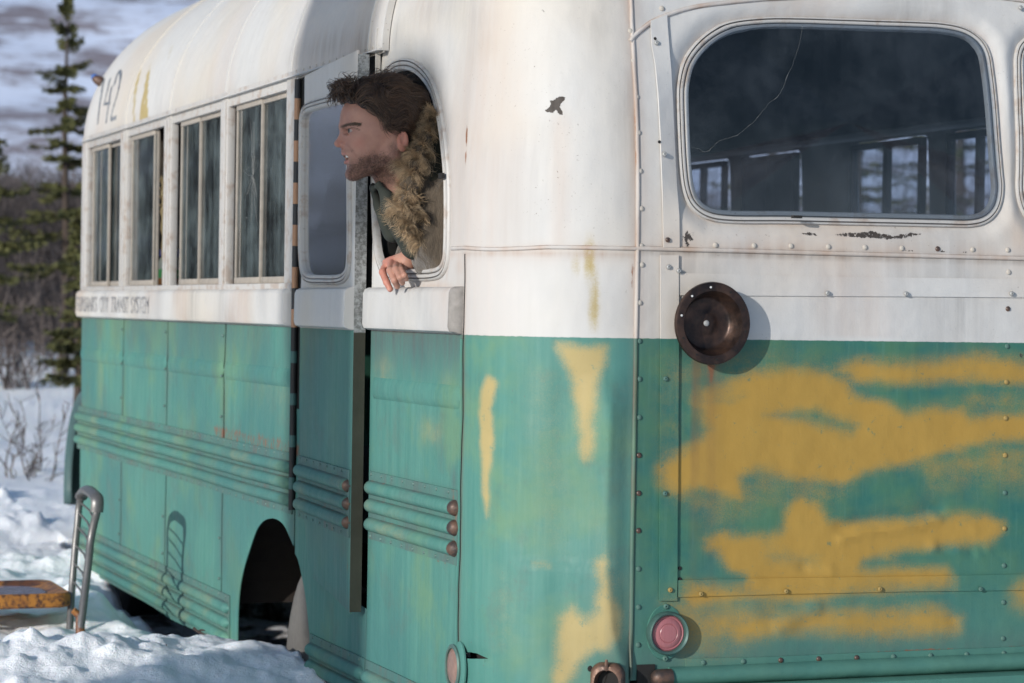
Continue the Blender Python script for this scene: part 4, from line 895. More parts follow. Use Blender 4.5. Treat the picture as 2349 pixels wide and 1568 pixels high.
belt(-.972, -.296, bulge_end(lambda u, v, o=0.: surf(u, v, o), -.972, -.296))
mb = MB(); sweep(mb, line((-.312, 1.400), (-.289, 1.400), .004), [(l*1.01, h*1.06) for l, h in BP], mapf=bulge_end(lambda u, v, o=0.: surf(u, v, o), -.4, -.289)); mb.build('belt_end_cap', simple('worn_grey_cap', (.24, .22, .20), .7, 0, .4, 60), bus)
# writing on the belt --------------------------------------------------
q = N('faded_lettering'); fn = q.noise(60, 5, .7); M['letters'] = q.fin(q.mix(q.ss(fn, .40, .58), (.14, .14, .15), (.48, .46, .44)), .6)
def text_mesh(body, name, mat, parent, u0, u1, z0, z1, mapf, off):
    cu = bpy.data.curves.new(name, 'FONT'); cu.body = body; cu.size = 1; cu.resolution_u = 3; to = bpy.data.objects.new(name, cu); COL.objects.link(to)
    bpy.context.view_layer.update(); me = bpy.data.meshes.new_from_object(to); bpy.data.objects.remove(to); V = np.array([v.co[:] for v in me.vertices])
    x0, x1 = V[:, 0].min(), V[:, 0].max(); y0, y1 = V[:, 1].min(), V[:, 1].max()
    u = u0+(V[:, 0]-x0)/(x1-x0)*(u1-u0); v = z0+(V[:, 1]-y0)/(y1-y0)*(z1-z0); P = mapf(u, v, off)
    me.vertices.foreach_set('co', np.asarray(P, np.float32).ravel()); me.materials.clear(); me.update(); return link(name, me, mat, parent, False)
for wd_, a_, b_ in (('FAIRBANKS', -4.69, -4.28), ('CITY', -4.235, -4.075), ('TRANSIT', -4.03, -3.73), ('SYSTEM', -3.685, -3.40)): text_mesh(wd_, 'belt_lettering', M['letters'], bus, a_, b_, 1.370, 1.430, smap, .0284)
# the number on the roof
q = N('stencil_number'); M['num'] = q.fin(q.mix(q.ss(q.noise(50, 4, .7), .45, .62), (.075, .09, .11), (.30, .31, .32)), .6)
def stroke(mb, pts, wd):
    pth = cr([uv_roof(*p) for p in pts], False, 6); sweep(mb, pth, [(wd, .0), (wd, .0012), (-wd, .0012), (-wd, .0)], mapf=roof_map)
mb = MB()
stroke(mb, [(240, 184), (235, 215), (230, 250), (227, 283)], .009)
stroke(mb, [(254, 182), (249, 205), (244, 228), (241, 238)], .007); stroke(mb, [(240, 239), (247, 237.5), (255, 236)], .006); stroke(mb, [(258, 200), (253, 230), (249, 258), (246, 281)], .009)
stroke(mb, [(264, 196), (268, 180), (273, 167), (278, 168), (278, 182), (274, 205), (268, 228), (261, 252), (257, 272)], .009); stroke(mb, [(257, 273), (262, 271), (269, 268)], .008)
mb.build('number_marking', M['num'], bus, False)
# window posts, headers and sills --------------------------------------
ZT = 2.03
for k, (a, b) in enumerate(((4.64, 4.745), (3.900, 3.996), (3.185, 3.282), (2.425, 2.503), (1.672, 1.762))):
    mb = MB(); mb.box((-.004, a, 1.440), (.022, b, ZT+.03), .003)
    if k not in (0, 4): mb.box((-.010, a+.012, 1.452), (-.003, a+.040, ZT), .002); mb.box((-.008, b-.03, 1.452), (-.003, b-.006, ZT), .002)
    o = mb.build('window_post', M['trim'], bus)
mb = MB(); mb.box((.0, 1.66, 2.012), (.02, 4.74, 2.06), .002); mb.build('window_header', M['trim'], bus)
mb = MB(); mb.box((-.012, 1.665, 1.447), (.034, 4.70, 1.468), .003); mb.build('window_sill', M['trim'], bus)
def window(y0, y1, bars, panes, brk=None):
    """y0 rear edge, y1 front edge; bars: (y, width, depth)"""
    mb = MB()
    for (y, wd, x) in bars: wd *= .42; mb.box((x, y-wd/2, 1.466), (x+.010, y+wd/2, 2.012), .0015)
    for (a, b, x) in panes: mb.box((x-.001, a, 1.469), (x+.011, b, 1.488), .002); mb.box((x-.001, a, 1.996), (x+.011, b, 2.014), .002)
    w_ = mb.build('side_window', M['sash'], bus); gs = []
    for (a, b, x) in panes:
        g = mesh('glass', [(x+.005, b, 1.475), (x+.005, a, 1.475), (x+.005, a, 2.0), (x+.005, b, 2.0)], [(0, 1, 2, 3)]); gs.append(link('glass', g, M['glass_side'], w_, False))
    mb = MB(); mb.box((.040, y1-.012, 1.46), (.055, y1+.02, 2.02)); mb.build('channel', M['rubber'], w_, False)
    return w_, gs
def yb(px, x): return float(on_x(px, 450, x)[1])
# second panes sit a few millimetres behind the first
W1, _ = window(4.0, 4.64, [(yb(213, .012), .03, .012), (yb(231, .0165), .018, .0165), (yb(248, .012), .024, .012), (4.02, .02, .0165)], [(4.0, yb(249, .0165), .024), (yb(248, .012), 4.62, .012)])
W2, _ = window(3.285, 3.90, [(3.88, .02, .012), (yb(352, .012), .018, .012), (yb(359, .0165), .014, .0165)], [(yb(354, .012), 3.89, .012)])
W3, _ = window(2.505, 3.185, [(yb(414, .012), .024, .012), (yb(428, .0165), .014, .0165), (yb(456, .012), .020, .012), (2.53, .02, .0165)], [(2.51, yb(456, .012), .0165), (yb(456, .012), yb(413, .012), .012)])
W4, g4 = window(1.765, 2.425, [(yb(541, .012), .022, .012), (yb(552, .0165), .012, .0165), (yb(597, .012), .018, .012), (1.785, .02, .0165)], [(1.77, yb(597, .012), .0165), (yb(597, .012), yb(540, .012), .012)])
# star-shaped break in the last window
mb = MB(); cc = on_x(577, 405, .011); rs = random.Random(3)
def crk(a, L, w_=.0007):
    pts = []; p = np.array([0., 0.])
    for i in range(6): pts.append((.0155, cc[1]+p[0], cc[2]+p[1])); a += rs.uniform(-.22, .22); p = p+np.array([cos(a)*1.0, sin(a)])*L/5
    mb.tube(pts, [w_]*5+[w_*.3], 4)
for k in range(18): crk(rs.uniform(0, 2*pi), rs.uniform(.02, .09), .00045)
for a, L in ((pi/2-.05, .17), (pi/2+.12, .16), (-pi/2+.05, .14), (-pi/2-.1, .16), (.3, .12)): crk(a, L, .0006)
for k in range(26): p = (.0145, cc[1]+rs.gauss(0, .03), cc[2]+rs.gauss(.02, .07)); mb.lathe(p, (-1, 0, 0), [(.0014, -.001), (.0001, .002)], 6)
mb.build('crack', M['crack'], g4[-1], False)
# hinge line beside the door -------------------------------------------
HY = 1.640
q = N('hinge_knuckles'); X, Y, Z = q.xyz(); fr = q.math('FRACT', q.math('MULTIPLY', Z, 8.6)); up = q.ss(Z, 1.344, 1.346)
c0 = q.mix(q.math('GREATER_THAN', fr, .5), (.03, .03, .032), (.44, .235, .13)); c1 = q.mix(q.math('GREATER_THAN', fr, .72), (.012, .012, .012), (.05, .13, .12))
M['hinge'] = q.fin(q.mix(up, c1, c0), .6, bump=q.bump(q.math('GREATER_THAN', fr, .5), .4, .003))
mb = MB(); mb.tube([(-.006, HY, z) for z in np.linspace(.84, ZT, 12)], .0095, 10); mb.build('door_hinge', M['hinge'], bus)
# ---------------------------------------------------------------- the door, hinged at its front edge and a few degrees ajar
PH = math.asin(.040/.64); dn = np.array([cos(PH), sin(PH)*1.0])      # unused helper
HX, HYY, EY = -.002, 1.600, .972
def dmap(u, v, off=0.0):
    """u = distance from the hinge toward the free edge"""
    u = np.asarray(u, float); off = np.asarray(off, float); sh = np.broadcast(u, np.asarray(v)).shape
    wob = .0015*np.sin(np.asarray(v)*6+u*3)
    x = HX-u*sin(PH)-(off+wob)*cos(PH); y = HYY-u*cos(PH)+off*sin(PH)
    return np.stack([np.broadcast_to(x, sh), np.broadcast_to(y, sh), np.broadcast_to(np.asarray(v, float), sh)], -1)
DW = (HYY-EY)/cos(PH)
def d_uv(px, py):
    d = ray(px, py); n = np.array([-cos(PH), sin(PH), 0]); p0 = np.array([HX, HYY, 1.0]); t = ((p0-CAM)@n)/(d@n); p = CAM+d*t
    return ((HYY-p[1])/cos(PH), p[2])
dwin_out = [d_uv(*p) for p in [(689, 440), (690, 300), (693, 258), (704, 238), (730, 228), (760, 220), (790, 216), (800, 232), (805, 280), (806, 420), (806, 560), (803, 620), (794, 645), (775, 654), (740, 654), (712, 652), (698, 638), (691, 600), (689, 540)]]
dw_mid = inset_path(resample(cr(dwin_out, True, 5), .012), .013); dw_in = inset_path(dw_mid, .006)
def door_masks():
    return dict(dirt_shade=lambda V: np.maximum(.30*sm((V[:, 1]-1.1)/.2)*(V[:, 1] < 1.345), .45*np.exp(-np.abs(V[:, 1]-.655)/.012)), rust=lambda V: np.maximum(spot(V, [(DW-.03, .76, .012, .05, .5)]), spot(V, [(.55, .66, .08, .008, .5)])), brown=lambda V: .2*sm(.3+vnoise(V, 5, 1)))
dpoly = [(.012, 2.035), (.012, 1.12), (.03, .98), (.075, .84), (.13, .735), (.185, .678), (.40, .662), (.60, .640), (DW-.004, .634), (DW, .66), (DW, 2.045), (.3, 2.04)]
door = sheet('door', dpoly, [dw_in], .03, dmap, M['paint'], bus, door_masks(), .004, bstep=.015)
def trim_on(name, path, mapf, parent):
    mb = MB(); pr = trim_prof(.013, .009); sweep(mb, path, pr, True, mapf=mapf); me = mesh(name, mb.v, mb.f)
    set_attr(me, 'groove', np.tile([.85 if k in (5, 6, 10, 11) else 0 for k in range(len(pr))], len(path))); return link(name, me, M['trim'], parent, True, 50)
dt = trim_on('door_window', dw_mid, dmap, door)
P_ = np.array([p[:2] for p in inset_path(dw_in, -.004)]); cpt = P_.mean(0); V_ = dmap(P_[:, 0], P_[:, 1], -.004)
o = link('door_glass', mesh('door_glass', list(V_)+[V_.mean(0)], [(i, (i+1) % len(P_), len(P_)) for i in range(len(P_))]), M['glass_door'], door, False)
belt_d = MB(); sweep(belt_d, line((.030, 1.400), (DW-.004, 1.400), .02), BP, mapf=bulge_end(dmap, .030, 9)); o = belt_d.build('door_belt', M['paint'], door)
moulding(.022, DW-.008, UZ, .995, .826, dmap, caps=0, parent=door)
for z in UZ:
    mb = MB(); sweep(mb, line((DW-.018, z), (DW-.007, z), .003), [(l*1.02, h*1.03) for l, h in half_round(.0185, .022, 8)], mapf=dmap, taper=.02, ends=(False, True)); mb.build('tube_end', M['rust'], door)
mb = MB(); P0 = dmap(np.array(DW+.001), np.array(1.0), 0.0); P1 = dmap(np.array(DW+.001), np.array(1.0), -.030)
for (za, zb) in ((.640, 2.035),):
    a = P0; b = P1; mb.add([(a[0], a[1], za), (b[0], b[1], za), (b[0], b[1], zb), (a[0], a[1], zb), (a[0]+.001, a[1]+.004, za), (b[0]+.001, b[1]+.004, za), (b[0]+.001, b[1]+.004, zb), (a[0]+.001, a[1]+.004, zb)], [(0, 1, 2, 3), (4, 7, 6, 5), (0, 4, 5, 1), (3, 2, 6, 7), (0, 3, 7, 4), (1, 5, 6, 2)])
mb.build('edge_channel', M['galv'], door, False)
# door rivets in one piece, jamb strip, dark doorway
mb = MB(); mb.lathe((0, 0, 0), (-1, 0, 0), [(.0048, -.002), (.0028, .0032), (.0001, .0038)], 8); rm0 = mesh('rivet', mb.v, mb.f); rm0.materials.append(bpy.data.materials['side_rivet_paint'])
for z in (.988, .834):
    for u in np.arange(.05, DW-.03, .082): o = bpy.data.objects.new('rivet', rm0); COL.objects.link(o); o.parent = door; o.location = dmap(np.array(u), np.array(z), .0035)
mb = MB(); mb.box((.030, .925, .64), (.05, .985, 2.12)); mb.box((.004, 1.600, .84), (.03, 1.66, 2.03)); mb.build('door_jamb', M['dark'], bus, False)
mb = MB(); mb.box((.0, .957, .36), (.012, .9625, 2.10)); mb.build('jamb_edge', M['paint'], bus, False)
# marker lamp on the front roof corner
mb = MB(); pm = roof_map(np.array(-4.70), np.array(2.30)); mb.lathe(Vector(pm)+Vector((-.004, 0, 0)), (-.8, .3, .5), [(.020, -.004), (.020, .012), (.014, .03), (.006, .038), (.0001, .04)], 16); ml = mb.build('roof_marker_lamp', M['rust'], bus)
mb = MB(); mb.lathe(Vector(pm)+Vector((-.016, .008, .012)), (-.8, .3, .5), [(.0155, .0), (.013, .02), (.0001, .030)], 16); mb.build('lens', simple('blue_lamp_lens', (.05, .12, .35), .3), ml)

# ================================================================== THINGS IN THE OPEN WINDOW
mb = MB(); a = at_depth(372, 300, 8.62); b = at_depth(366, 330, 8.6)
st = [at_depth(*p) for p in [(371, 292, 8.5), (373, 330, 8.5), (372, 360, 8.5), (376, 400, 8.5), (378, 450, 8.5), (377, 500, 8.5), (379, 560, 8.5), (380, 650, 8.5)]]
mb.tube(cr(st, False, 4), [.013+.003*sin(i*2.1) for i in range(29)], 8)
for i in range(7): p = Vector(st[2])+(Vector(st[5])-Vector(st[2]))*(i/7); mb.tube([p, p+Vector((-.02, -.01, .01+.008*rs.random()))], [.006, .002], 5)
q = N('bark_and_bare_wood'); X, Y, Z = q.xyz(); M['stick'] = q.fin(q.mix(q.ss(q.math('ADD', Z, q.math('MULTIPLY', q.noise(12, 3), .06)), 1.88, 1.90), (.50, .36, .20), (.09, .065, .05)), .8, bump=q.bump(q.noise(80, 5), .4, .004))
o = mb.build('wooden_stick', M['stick']); tag(o, 'crooked half-peeled stick standing in the open side window of the bus', 'stick')
cj = Vector(at_depth(367, 648, 8.55)); z0 = 1.468
jr = thing('plastic_jar', 'small clear plastic jar with blue lid on the bus window sill', 'jar', (cj.x+.035, cj.y, z0))
mb = MB(); mb.lathe((0, 0, 0), (0, 0, 1), [(.001, 0), (.038, 0), (.042, .006), (.042, .085), (.036, .10), (.030, .105)], 24); mb.build('jar_body', simple('cloudy_plastic', (.35, .36, .34), .25), jr)
mb = MB(); mb.lathe((0, 0, .030), (0, 0, 1), [(.0425, 0), (.0428, .002), (.0428, .028), (.0425, .03)], 24); mb.build('jar_label', simple('green_paper_label', (.06, .30, .10), .6), jr)
mb = MB(); mb.lathe((0, 0, .004), (0, 0, 1), [(.0425, 0), (.0426, .002), (.0426, .022), (.0425, .024)], 24); mb.build('jar_contents', simple('orange_brown_contents', (.30, .12, .04), .6), jr)
mb = MB(); mb.lathe((0, 0, .105), (0, 0, 1), [(.034, 0), (.037, .003), (.037, .024), (.033, .028), (.0001, .028)], 24); mb.build('jar_lid', simple('blue_lid', (.02, .05, .30), .4), jr)
# ================================================================== GROUND, HILL, PLANTS
def fbm(X, Y, s, seed, octv=4):
    o = np.zeros(X.size); x = X.ravel(); y = Y.ravel()
    for i in range(x.size): o[i] = noise.fractal(Vector((x[i]*s+seed, y[i]*s-seed, seed*.3)), .9, 2.1, octv)
    return o.reshape(X.shape)
th = np.concatenate([np.linspace(-180, 3.5, 56)[:-1], np.linspace(3.5, 8.2, 14)[:-1], np.linspace(8.2, 17.2, 190)[:-1], np.linspace(17.2, 21, 16)[:-1], np.linspace(21, 180, 50)])
rr = np.concatenate([np.linspace(.4, 5.0, 10)[:-1], np.linspace(5.0, 9.5, 210)[:-1], np.linspace(9.5, 15, 140)[:-1], np.geomspace(15, 30, 80)[:-1], np.geomspace(30, 135, 36)])
TH, RR = np.meshgrid(np.radians(th), rr, indexing='ij')
GX = CAM[0]+RR*np.sin(TH); GY = CAM[1]+RR*np.cos(TH)
def ground_h(X, Y, detail=True):
    D = np.sqrt((X-CAM[0])**2+(Y-CAM[1])**2)
    h = .345+.048*np.minimum(np.maximum(D-9, 0), 30)+.05*np.sin(X*.7+1)*np.sin(Y*.5)*np.minimum(D/10, 1)
    # ploughed-up bank in front of the chair and along the wheel arch
    crest = sm(1-np.abs(D-6.75-.25*np.sin(X*3))/.75)
    h = h+.085*crest*(X < .0)+.05*sm((7.3-D)/2)
    # scooped trough beside and under the bus
    tr = sm((.22+X)/.2)*sm((Y-2.35)/.9)*sm((4.6-Y)/.8); h = h-.15*tr
    ub = sm((X-.0)/.16)*(X < 2.7)*(Y > -.0)*(Y < 5.2); h = h*(1-ub)+(.10+.03*np.sin(X*5)*np.sin(Y*4))*ub
    return h
GH = ground_h(GX, GY); D_ = RR
vis = (TH > radians(3)) & (TH < radians(21))
L1 = fbm(GX, GY, 1.1, 3.3, 3); L2 = fbm(GX, GY, 4.5, 1.7, 4); L3 = np.zeros_like(GX)
sel = vis & (RR > 4.9) & (RR < 32)
xs, ys = GX[sel], GY[sel]
vor = np.array([noise.voronoi(Vector((a*7.5, b*7.5, .3)))[0][0] for a, b in zip(xs, ys)]); vor2 = np.array([noise.voronoi(Vector((a*17, b*17, 1.3)))[0][0] for a, b in zip(xs, ys)])
cl = np.zeros_like(GX); cl[sel] = .050*sm(1-vor*1.5)+.020*sm(1-vor2*1.6); f3 = np.zeros_like(GX); f3[sel] = fbm(xs, ys, 26, 9.1, 3)
amp = np.where(GX > .05, .35, 1.0)
GZ = GH+amp*(.050*L1+.022*L2+.75*cl*np.clip(.35+1.3*L1, .1, 1)+.0035*f3)
n, m = GZ.shape; i, j = np.meshgrid(np.arange(n-1), np.arange(m-1), indexing='ij'); a = (i*m+j).ravel(); Q = np.stack([a, a+1, a+m+1, a+m], 1)
me = np_mesh('snow_ground', np.stack([GX, GY, GZ], -1).reshape(-1, 3), Q)
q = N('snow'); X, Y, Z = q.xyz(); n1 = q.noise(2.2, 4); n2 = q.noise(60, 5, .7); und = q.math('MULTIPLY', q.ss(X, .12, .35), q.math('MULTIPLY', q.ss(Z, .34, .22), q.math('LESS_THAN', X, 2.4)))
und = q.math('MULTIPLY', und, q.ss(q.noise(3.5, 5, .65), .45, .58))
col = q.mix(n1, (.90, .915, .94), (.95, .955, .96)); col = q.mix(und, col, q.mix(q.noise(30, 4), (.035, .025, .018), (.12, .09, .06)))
M['snow'] = q.fin(col, .65, spec=.3, bump=q.bump(q.math('ADD', n2, q.math('MULTIPLY', q.noise(220, 3), .4)), .55, .012), **{'Subsurface Weight': .25, 'Subsurface Radius': (.02, .03, .04), 'Subsurface Scale': .5})
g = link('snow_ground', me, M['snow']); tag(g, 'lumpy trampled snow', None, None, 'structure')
# hill ring
th = np.radians(np.linspace(-180, 180, 181)); rr = np.concatenate([np.linspace(110, 500, 46), np.geomspace(520, 1300, 14)])
TH, RR2 = np.meshgrid(th, rr, indexing='ij'); HX_ = CAM[0]+RR2*np.sin(TH); HY_ = CAM[1]+RR2*np.cos(TH)
open_ = 1-np.exp(-((np.degrees(TH)+120)/48)**4)      # the low side, where the sun stands
hh = -.2+np.maximum(RR2-125, 0)*.235*open_+18*fbm(HX_, HY_, .006, 2.2, 5)*np.clip((RR2-110)/150, 0, 1)*open_+1.2*fbm(HX_, HY_, .05, 5.2, 3)
n, m = hh.shape; i, j = np.meshgrid(np.arange(n-1), np.arange(m-1), indexing='ij'); a = (i*m+j).ravel(); Q = np.stack([a, a+1, a+m+1, a+m], 1)
me = np_mesh('hill', np.stack([HX_, HY_, hh], -1).reshape(-1, 3), Q)
q = N('snowy_hill'); a1 = q.noise(.06, 8, .75, stretch=(.6, .6, 2.2)); a2 = q.noise(.30, 7, .75, stretch=(.6, .6, 2.4)); a3 = q.noise(.012, 4, .6)
sc = q.ss(q.math('ADD', q.math('MULTIPLY', a1, .60), q.math('ADD', q.math('MULTIPLY', a2, .32), q.math('MULTIPLY', a3, .16))), .515, .60)
M['hill'] = q.fin(q.mix(sc, (.66, .72, .86), q.mix(a2, (.16, .14, .155), (.30, .27, .30))), .9, spec=.1)
tag(link('hill', me, M['hill']), 'snowy hillside with dark shrub streaks', None, None, 'structure')

# ---------------------------------------------------------------- spruces
def spruce_mat():
    q = N('spruce_needles'); n1 = q.noise(2.2, 4, .6); n2 = q.noise(14, 3, .6)
    c = q.mix(n1, (.045, .055, .025), (.12, .125, .045)); c = q.mix(q.math('MULTIPLY', n2, .5), c, (.18, .165, .07))
    return q.fin(c, .7, spec=.2)
M['needle'] = spruce_mat(); M['bark'] = simple('spruce_bark', (.055, .040, .032), .9, 0, .4, 12, .5)
def spruce(x, y, H, spread, label, seed, group='spruce trees beyond the bus', dens=1.0, low=.06, gap=.24, z0=None):
    r = np.random.default_rng(seed); z0 = float(ground_h(np.array(x), np.array(y)))-.05 if z0 is None else z0
    t = thing('spruce_tree', label, 'spruce tree', (x, y, z0), group)
    mb = MB(); mb.tube([(0, 0, 0), (.02, .01, H*.3), (-.015, .0, H*.65), (0, 0, H)], [.011*H+.015, .008*H+.012, .005*H+.006, .004], 10); 
    V = []; F_ = []
    h = low*H
    while h < H*.985:
        k = h/H; L = spread*(1-k)**.85*(.35+.65*min(1, k/.12)); nb = int(r.integers(6, 10))
        for b in range(nb):
            a = r.uniform(0, 2*pi); l = L*r.uniform(.40, 1.2); up = r.uniform(-.25, .08)-(1-k)*.18
            if k > .85: up = r.uniform(.2, .7)
            p0 = np.array([0, 0, h+r.uniform(-.4, .4)*gap*.5]); pts = []
            for s in np.linspace(0, 1, 6): pts.append(p0+np.array([cos(a)*l*s, sin(a)*l*s, up*l*s+.16*l*s*s]))
            mb.tube(pts, [.008*(1-.14*i)*(.4+H*.2) for i in range(6)], 4)
            nn = int((14+l*70)*dens)
            for _ in range(nn):
                s = r.uniform(.12, 1.0); i_ = min(4, int(s*5)); fr = s*5-i_; c = pts[i_]*(1-fr)+pts[i_+1]*fr
                side = r.choice([-1, 1]); ll = r.uniform(.05, .13)*(.5+l*.55)*(1.15-s*.55); dirv = np.array([cos(a)*.55-sin(a)*side*.8, sin(a)*.55+cos(a)*side*.8, r.uniform(-.55, .25)]); dirv /= np.linalg.norm(dirv)
                wv = np.cross(dirv, np.array([r.normal(), r.normal(), 1.2])); wv /= np.linalg.norm(wv)+1e-9; wd = r.uniform(.010, .020)*(.7+.4*l)
                c = c+np.array([0, 0, r.uniform(-.02, .02)]); b0 = len(V); V += [c-wv*wd*.5, c+wv*wd*.5, c+dirv*ll*.6+wv*wd, c+dirv*ll, c+dirv*ll*.6-wv*wd]; F_ += [(b0, b0+1, b0+2, b0+3, b0+4)]
        h += gap*(.6+.5*(1-k))*r.uniform(.75, 1.25)
    mb.build('trunk', M['bark'], t); link('crown', mesh('crown', V, F_), M['needle'], t, False); return t
def polar(deg, d): return CAM[0]+d*sin(radians(deg)), CAM[1]+d*cos(radians(deg))
def px_deg(px): return math.degrees(YAW)+math.degrees(math.atan((px-1174.5)/FPX))
x, y = polar(px_deg(146), 19.0); spruce(x, y, 3.02, .80, 'tall spruce with spaced whorls of branches, left of the bus front', 11, dens=1.9, gap=.20, low=.30)
x, y = polar(px_deg(-30), 18.0); spruce(x, y, 2.15, .70, 'spruce cut off by the left picture edge, only branch tips show', 5, dens=2.2, gap=.22, low=.3)
x, y = polar(px_deg(176), 15.5); spruce(x, y, 1.45, .32, 'slim young spruce close against the front of the bus', 8, dens=2.0, gap=.12, low=.25)
for k, (dg, d, H, sp, lb) in enumerate([(29.2, 24, 5.2, 1.2, 'spruce beyond the bus, seen through the middle of the rear window'), (31.6, 30, 6.0, 1.2, 'spruce beyond the bus, seen through the right end of the rear window'), (27.2, 28, 5.5, 1.1, 'spruce beyond the bus, seen through the left end of the rear window')]):
    x, y = polar(dg, d); spruce(x, y, H, sp, lb, 26+k, 'spruces beyond the bus', dens=.8, gap=.3)
# the wood to the left of the frame that darkens the side glass: one mass
parts_ = []
for k, (dg, d, H, sp) in enumerate([(-9, 17, 5.2, 1.5), (-10, 20, 6.2, 1.7), (-11.5, 16.5, 5.0, 1.4), (-14, 19, 6.6, 1.8), (-16.5, 16.5, 5.6, 1.6), (-19, 20, 7, 2.0), (-22, 17, 6, 1.8), (-25, 20, 7, 2.0), (-28, 17, 6, 1.8), (-13, 24, 8, 2.2), (-20, 25, 8, 2.2)]):
    x, y = polar(dg, d+7); x += 3.66; t = spruce(x, y, H*.55, sp*.8, 'x', 60+k, dens=1.1, gap=.15, low=.03); V = []; F_ = []
    for c in t.children:
        b = len(V); V += [tuple(v.co+t.location) for v in c.data.vertices]; F_ += [tuple(i+b for i in p.vertices) for p in c.data.polygons]
    for c in list(t.children): bpy.data.objects.remove(c)
    bpy.data.objects.remove(t); parts_.append((V, F_))
V = []; F_ = []
for v_, f_ in parts_: b = len(V); V += v_; F_ += [tuple(i+b for i in p) for p in f_]
tag(link('spruce_wood', mesh('spruce_wood', V, F_), M['needle'], None, False), 'dark spruce wood left of the bus, mirrored in the side glass', 'wood', None, 'stuff')
# unseen trunk-shaped blocker, added and shaped to shade the door and the man
sc_ = 6.0; cx_ = -SUN_T.x/SUN_T.y*sc_; cy_ = 1.345-sc_; rise = -SUN_T.z/SUN_T.y*sc_
t = thing('shade_blocker', 'unseen trunk-shaped blocker, added to shade the bus door', 'spruce tree', (cx_, cy_, 0))
mb = MB(); mb.tube([(0, -.02, 0), (0, .0, 1.5), (0, 0, rise+.3), (.0, .02, rise+1.2), (0, .0, rise+2.0), (0, -.02, rise+3.0), (0, -.05, rise+3.8)], [.40, .36, .325, .315, .31, .30, .2], 24); mb.build('trunk', M['bark'], t)
def shade_lump(c, r, seed):
    bm = bmesh.new(); bmesh.ops.create_icosphere(bm, subdivisions=4, radius=1)
    for v in bm.verts: k = 1+.22*noise.noise(v.co*2.2+Vector((seed, 0, 0)))+.12*noise.noise(v.co*6); v.co = Vector((v.co.x*r[0]*k+c[0], v.co.y*r[1]*k+c[1], v.co.z*r[2]*k+c[2]))
    me = bpy.data.meshes.new('crown'); bm.to_mesh(me); bm.free(); link('crown', me, M['needle'], t)
shade_lump((0, -.50, rise+1.80), (.3, .34, .20), 2.0)  # solid lump shaped to throw shade over the man's head

# ---------------------------------------------------------------- leafless willow thicket
M['twig'] = simple('bare_willow_bark', (.090, .072, .066), .8, 0, .5, 3, 0)
def thicket(name, specs, seed, smin=.006):
    r = np.random.default_rng(seed); V = []; F_ = []
    def bar(p, q_, w_):
        d = q_-p; s = np.cross(d, [r.normal(), r.normal(), .1]); s /= np.linalg.norm(s)+1e-9; s2 = np.cross(d/np.linalg.norm(d), s); b = len(V)
        for c, ww in ((p, w_), (q_, w_*.6)): V.extend([c+s*ww, c-s*ww*.5+s2*ww*.87, c-s*ww*.5-s2*ww*.87])
        F_.extend([(b, b+1, b+4, b+3), (b+1, b+2, b+5, b+4), (b+2, b, b+3, b+5)])
    for (deg0, deg1, d0, d1, cnt, hmin, hmax) in specs:
        for _ in range(cnt):
            x, y = polar(r.uniform(deg0, deg1), r.uniform(d0, d1)); z = float(ground_h(np.array(x), np.array(y))); H = r.uniform(hmin, hmax); p = np.array([x, y, z-.05])
            a = r.uniform(0, 2*pi); lean = r.uniform(.02, .35); wd = smin*r.uniform(.8, 1.8)
            for k in range(4):
                q_ = p+np.array([cos(a)*lean, sin(a)*lean, 1])*H/4+r.normal(0, .03, 3); bar(p, q_, wd*(1-k*.2))
                for _k in range(3):
                    e = p+(q_-p)*r.random(); bb = e+np.array([r.normal()*.5, r.normal()*.5, r.uniform(.4, 1)])*H*.17*r.uniform(.6, 1.4); bar(e, bb, wd*.55)
                    if r.random() < .6: bar(bb, bb+np.array([r.normal()*.5, r.normal()*.5, r.uniform(.3, 1)])*H*.10, wd*.4)
                p = q_
    return V, F_
V, F_ = thicket('willow', [(7.5, 12.2, 23.5, 35, 2900, .75, 1.65), (7.5, 12.2, 20.5, 24, 220, .5, 1.1), (-24, -4, 17.5, 25, 850, 2.2, 4.0), (24, 34, 22, 32, 240, 1.0, 2.0)], 4)
o = link('willow_thicket', mesh('willow_thicket', V, F_), M['twig'], None, False); tag(o, 'brown leafless willow thicket massed behind the spruces', 'bushes', None, 'stuff')
labels = ['bare shrub with forked stems standing in snow at far left', 'bare low shrub in snow just left of the young spruce']
for k, (px, d, cnt) in enumerate([(42, 18.0, 16), (108, 19.0, 9)]):
    x, y = polar(px_deg(px), d); dg = px_deg(px); V, F_ = thicket('bare_shrub', [(dg-.35, dg+.35, d-.25, d+.25, cnt, .5, 1.0)], 30+k, .008)
    o = link('bare_shrub', mesh('bare_shrub', V, F_), M['twig'], None, False); tag(o, labels[k], 'shrub', 'bare shrubs in the snow')
# small twigs in the foreground snow
def gz(x, y):
    k = np.argmin((GX-x)**2+(GY-y)**2); return float(GZ.ravel()[k])
def twig(px, py0, dep, pls, r0, label):
    c = at_depth(px, py0, dep); mb = MB(); M_ = px
    for pl in pls:
        pts = [at_depth(a, b, dep-.02*i) for i, (a, b) in enumerate(pl)]; mb.tube(cr(pts, False, 3), [r0*(1-.7*i/(3*(len(pts)-1))) for i in range(3*(len(pts)-1)+1)], 5)
    tag(mb.build('twig', simple('dark_twig_bark', (.045, .028, .022), .8) if 'dark_twig_bark' not in bpy.data.materials else bpy.data.materials['dark_twig_bark']), label, 'twig')
twig(404, 1540, 6.75, [[(402, 1552), (403, 1530), (400, 1518), (392, 1508), (386, 1500), (381, 1478)], [(402, 1528), (406, 1514), (414, 1500), (420, 1492)], [(398, 1516), (392, 1506), (388, 1496)]], .0042, 'small dark forked twig poking out of the snow, front left')
